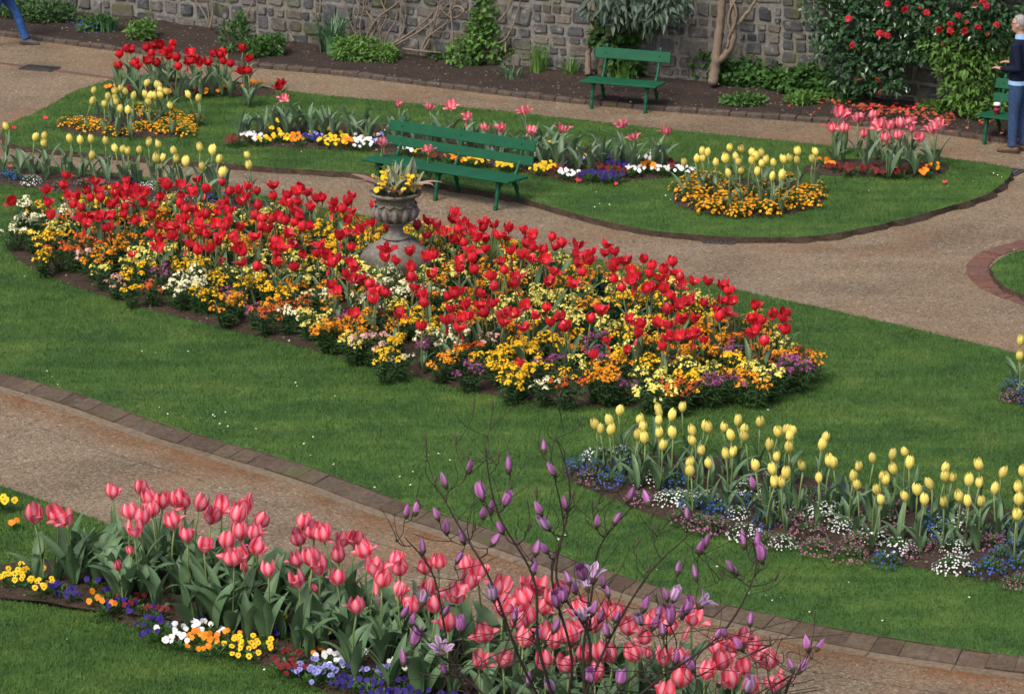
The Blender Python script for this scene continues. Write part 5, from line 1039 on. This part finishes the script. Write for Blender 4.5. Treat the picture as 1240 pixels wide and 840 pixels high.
# trunks and rhododendron-like foliage behind the short bench
def trunk_thing(name, label, foot, limbs, mat, cat='tree', crown=None, **kw):
    b0 = P(*foot, .08); o = thing(name, label, cat, b0)
    b = MB()
    for pts, r0, r1 in limbs:
        q = spline([PY(x, y, wallY(x, off))-b0 for x, y, off in pts], 6); q = [p+Vector((random.gauss(0, .006), random.gauss(0, .006), 0)) for p in q]; b.tube(q, list(np.linspace(r0, r1, len(q))), 8)
    ob('trunk', b.mesh('trunk', True), mat, o)
    if crown:
        c = ob('crown', cloud('crown', [(PY(x, y, wallY(x, off))-b0, r) for x, y, off, r in crown], kw['n'], kw['size'], kw['asp'], kw['m'], sd=kw['sd'], upb=kw.get('upb', -.1)), kw['m'], o); c['kind'] = 'stuff'
    return o
random.seed(77)
trunk_thing('small_tree', 'thin pale bare trunk standing alone against the wall', (712, 90), [([(712, 91, .25), (713, 60, .2), (718, 38, .18), (719, 12, .15), (722, -30, .15)], .045, .03)], M['palebark'])
trunk_thing('rhododendron', 'grey leaved evergreen drooping over the wall above the short bench', (728, 92), [([(728, 92, .3), (731, 60, .3), (738, 38, .3), (748, 15, .35), (760, -20, .4)], .05, .03), ([(738, 38, .3), (760, 20, .4), (790, 0, .45)], .03, .015)], M['bark'],
            crown=[(735, 6, .5, (.35, .3, .18)), (755, 12, .55, (.3, .3, .22)), (775, 8, .55, (.35, .3, .22)), (800, 10, .55, (.35, .3, .2)), (790, 26, .5, (.18, .2, .15)), (760, -30, .5, (.7, .4, .4)), (815, -10, .5, (.3, .3, .3))], n=900, size=.17, asp=.17, m=M['glauc'], sd=51, upb=-.35)
trunk_thing('forked_tree', 'brown twisted forked trunk with bare stems growing against the wall', (864, 100), [([(863, 101, .35), (867, 75, .32), (870, 45, .3), (874, 10, .3), (876, -30, .3)], .075, .05), ([(866, 78, .32), (884, 60, .34), (889, 35, .35), (888, 10, .36), (886, -20, .36)], .05, .035), ([(888, 36, .35), (900, 22, .36), (912, 6, .36), (922, -20, .36)], .032, .02), ([(880, 58, .38), (884, 40, .4), (882, 20, .42), (893, -5, .4)], .022, .015), ([(886, 40, .4), (892, 15, .42), (880, -10, .4)], .018, .012)], M['palebark'])
# bare vine stems on the wall
for i, (foot, stems, lab) in enumerate([((440, 58), [[(440, 58), (425, 30), (415, -10)], [(440, 58), (436, 30), (448, -10)], [(442, 58), (452, 30), (440, 5), (455, -15)], [(438, 58), (455, 25), (480, 5), (500, -15)], [(441, 57), (430, 35), (435, 10), (425, -10)], [(443, 56), (462, 20), (470, -10)]], 'tangle of bare brown vine stems rising beside the green clumps'),
        ((462, 64), [[(462, 62), (470, 40), (480, 22), (478, -10)], [(462, 62), (480, 50), (490, 30), (480, 5), (492, -10)], [(465, 60), (460, 40), (468, 20), (462, 0), (470, -15)], [(468, 58), (500, 38), (522, 18), (540, -5)], [(470, 60), (505, 40), (528, 22), (545, 2), (560, -10)], [(466, 60), (486, 42), (492, 10), (488, -10)]], 'arching bare brown vine stems crossing the pale wall stones'),
        ((510, 66), [[(509, 64), (516, 48), (530, 36), (542, 26), (546, 10), (536, -5)], [(510, 65), (522, 44), (528, 20), (535, -5)], [(540, 22), (552, 8), (562, 14), (550, 22), (538, 16), (530, 2), (532, -10)], [(488, 59), (510, 62), (535, 64)], [(548, 68), (548, 40), (546, 10), (552, -8)]], 'looped bare vine stems below the climber on the wall'),
        ((253, 34), [[(254, 35), (248, 18), (236, 0), (230, -10)], [(254, 35), (252, 10), (250, -10)], [(254, 34), (258, 12), (256, -8)]], 'bare brown stems against the wall behind the far red tulips'), ((300, 44), [[(299, 44), (297, 26), (303, 10), (310, -8)], [(298, 30), (290, 24), (286, 18)]], 'thin bare stem with a green tuft against the wall'),
        ((356, 50), [[(356, 50), (350, 40), (344, 30), (346, 20)], [(384, 30), (382, 10), (381, -8)], [(384, 30), (388, 8), (386, -10)]], 'curling bare stem on the wall beside the iris leaves'), ((612, 62), [[(612, 64), (613, 50), (620, 34), (628, 10), (632, -8)], [(600, 54), (612, 48), (617, 38)], [(604, 26), (616, 10), (622, -6)]], 'thin grey vine stem to the side of the bright climber')]):
    b0 = P(*foot, .08); o = thing('bare_vine', lab, 'vine', b0); b = MB()
    for s in stems:
        q = spline([PY(x, y, wallY(x, random.uniform(.08, .22)))-b0 for x, y in s], 6); b.tube(q, list(np.linspace(.016, .009, len(q))), 5)
    ob('stems', b.mesh('stems', True), M['palebark'], o)
shrub('border_plant', 'small bright green tuft growing on the thin bare stem', 'plant', (299, 44), [((0, 0, .32), (.14, .12, .08))], 130, .07, .2, M['lgreen'], sd=71)

# ---------------------------------------------------------------- magnolia in front
def bud(seed, openn):
    random.seed(seed); mb = MB(); n = 3 if openn == 0 else 6
    if openn == 0:
        for i in range(3): petal(mb, i*2.1, .21, 1, lambda t: (.35+.65*math.sin(min(1, t/.4)*math.pi/2)) if t < .4 else max(.10, 1-((t-.4)/.6)**1.7*.9), 1.25, False, 0, .35)
    elif openn == 1:
        for i in range(6): petal(mb, i*1.05, .30, random.uniform(.85, 1.05), lambda t: (.3+.7*math.sin(min(1, t/.5)*math.pi/2)) if t < .5 else 1-.35*((t-.5)/.5)**1.5, .8, i % 2 == 1, random.uniform(-.05, .2), .2)
    else:
        for i in range(7): petal(mb, i*.9, .34, random.uniform(.8, 1.0), lambda t: .25+.9*t**.8, .42, i % 2 == 1, random.uniform(.1, 1.3), .1)
    return mb.mesh('flower', True)
BUD = [[bud(600+i, 0) for i in range(3)], [bud(610+i, 1) for i in range(3)], [bud(620+i, 2) for i in range(3)]]
cx = MB(); cx.lathe([(.07, -.12), (.13, 0), (.2, .12), (.19, .22), (.16, .27)], 7); CAL = cx.mesh('calyx', True)
tb_ = MB(); tb_.lathe([(.03, -.3), (.07, 0), (.12, .25), (.1, .5), (.02, .85)], 6); TBUD = tb_.mesh('leaf_bud', True)
def magnolia():
    random.seed(88); Y0 = 22.3; base = PY(690, 1030, Y0); base.z = LZ
    o = thing('magnolia', 'bare twigged magnolia shrub with purple buds in front of the pink tulips', 'shrub', base)
    # (px, py, kind, scale): 0 bud, 1 half open, 2 open, 3 leaf bud
    T = [(492,626,0),(503,623,0),(531,629,0),(541,646,0),(540,590,0),(568,572,0),(585,605,1),(616,572,0),(611,612,1),(585,627,0),(594,622,0),(609,645,0),(595,660,0),(562,657,0),(553,681,0),(659,548,0),(672,575,0),(656,623,0),(665,641,1),(648,672,0),(663,669,0),(685,616,0),(723,638,0),(744,634,0),(761,606,0),(786,612,0),(645,696,0),(598,727,1),(623,752,0),(510,733,2),(498,758,0),(487,747,0),(538,744,0),(512,670,0),(500,783,1),(534,792,2),(558,765,1),(489,805,0),(540,815,0),(650,775,0),(670,765,0),(707,700,1),(718,704,2),(712,715,2),(730,710,0),(737,722,0),(697,718,0),(690,708,0),(682,728,1),(675,734,1),(708,752,2),(716,745,0),(725,752,0),(736,770,0),(745,752,0),(776,755,1),(790,762,0),(803,770,0),(797,748,0),(812,755,1),(831,742,1),(826,748,0),(815,728,1),(808,727,0),(778,740,0),(833,629,0),(846,669,0),(854,662,0),(820,695,0),(843,702,0),(901,663,0),(917,662,0),(923,680,1),(893,695,0),(888,692,0),(846,735,2),(908,757,0),(898,786,0),(967,814,0),(961,812,0),(989,787,0),(979,788,0),(913,592,0),(868,772,0),(878,770,0),(840,812,1),(715,825,1),(750,830,1),(905,838,1),(818,803,0),(669,838,1),(640,830,0)]
    B = [(574,490,3),(597,492,3),(516,536,3),(552,534,3),(589,550,3),(604,555,3),(527,585,3),(508,610,3),(677,480,3),(702,513,3),(619,592,3),(641,640,3),(694,601,3),(717,612,3),(728,608,3),(480,655,3),(740,560,3),(790,645,3),(797,640,3),(770,660,3),(785,690,3),(795,725,3),(933,778,3),(928,800,3),(760,540,3),(650,600,3),(575,640,3),(560,700,3),(905,640,3),(875,700,3),(940,700,3),(860,640,3)]
    limbs = [[(690,1030),(668,900),(640,800),(600,700),(560,640),(530,600)],[(690,1030),(672,880),(655,780),(640,700),(600,620),(580,540)],[(690,1030),(690,900),(685,780),(690,700),(690,600),(685,530)],[(690,1030),(705,900),(730,800),(790,700),(830,650)],[(690,1030),(720,920),(780,840),(860,770),(900,700),(920,660)],[(690,1030),(660,920),(600,850),(540,790),(505,740)],[(690,1030),(700,880),(705,790),(720,720),(745,660),(770,610)],[(690,1030),(740,930),(830,880),(920,840),(960,815)],[(690,1030),(672,900),(665,800),(670,700),(660,640),(662,570)],[(690,1030),(650,930),(560,820),(520,700),(490,650)]]
    b = MB(); nodes_ = []
    for L in limbs:
        yo = random.uniform(-.5, .5); pts = []
        for i, (x, y) in enumerate(L):
            if i == 0: pts.append(Vector((0, 0, -.05)))
            else: pts.append(PY(x+random.gauss(0, 11), y, Y0+yo*min(1, i/3)+random.gauss(0, .06))-base)
        q = spline(pts, 6); b.tube(q, [.0105*(1-i/len(q))**.8+.003 for i in range(len(q))], 6); nodes_ += [(p, .0105*(1-i/len(q))**.8+.003) for i, p in enumerate(q)]
    random.shuffle(T); tips = [(x, y, k) for x, y, k in T+B]; tips.sort(key=lambda t: -t[1])
    for (x, y, k) in tips:
        tip = None; best = None
        for trial in range(6):
            c = PY(x, y, Y0+random.gauss(0, .35))-base
            for p, r in nodes_:
                dz_ = c.z-p.z
                if dz_ < .06 or dz_ > 1.0: continue
                d = (c-p).length+.35*abs(c.x-p.x)-.08*dz_
                if d > .1 and (best is None or d < best[0]): best = (d, p, r, c)
        if best is None: continue
        _, p, r, tip = best; dirn = (tip-p); mid = p.lerp(tip, .45)+Vector((dirn.x*.16, dirn.y*.1, -dirn.length*.05)); m2 = p.lerp(tip, .75)+Vector((dirn.x*.08+random.gauss(0, .012), 0, 0))
        q = spline([p, mid, m2, tip], 5); r0 = min(r*.8, .0062); rr = list(np.linspace(r0, .0030, len(q))); rr = [a_*(1.25 if i % 4 == 2 else 1) for i, a_ in enumerate(rr)]; b.tube(q, rr, 5); nodes_ += [(a_, c_) for a_, c_ in zip(q[3:-3], rr[3:-3])]
        dr = (tip-q[-4]).normalized()*.6+Vector((random.gauss(0, .25), random.gauss(0, .2), .8)); e = dr.to_track_quat('Z', 'Y').to_euler()
        if k == 3: ob('leaf_bud', TBUD, M['calyx'], o, loc=tip, rot=e, scale=random.uniform(.05, .085))
        else:
            s = random.uniform(.098, .128)*(1 if k == 0 else 1.15 if k == 1 else 1.2); fl_ = ob('flower', random.choice(BUD[k]), M['mag'] if k == 0 else random.choice([M['mag'], M['magin']]) if k == 1 else M['magin'], o, loc=tip, rot=e, scale=s); ob('calyx', CAL, M['calyx'], fl_)
    # fine twigs
    for k in range(190):
        p, r = random.choice(nodes_[20:]); 
        if p.z < 1.0: continue
        t = p+Vector((random.gauss(0, .16), random.gauss(0, .12), random.uniform(.05, .32))); b.tube(spline([p, p.lerp(t, .5)+Vector((random.gauss(0, .03), 0, -.02)), t], 4), list(np.linspace(.0036, .0018, 9)), 4)
    for k in range(120):      # crossing twigs low in the shrub
        x = random.uniform(520, 960); y = random.uniform(770, 880); p = PY(x, y, Y0+random.gauss(0, .3))-base; t = p+Vector((random.gauss(0, .28), random.gauss(0, .1), random.gauss(.05, .12)))
        n_ = min(nodes_, key=lambda a_: (a_[0]-p).length)[0]; b.tube(spline([n_, p, t], 5), list(np.linspace(.005, .002, 11)), 4)
    ob('branches', b.mesh('branches', True), M['twig'], o)
magnolia()
print('objects', len(bpy.data.objects))
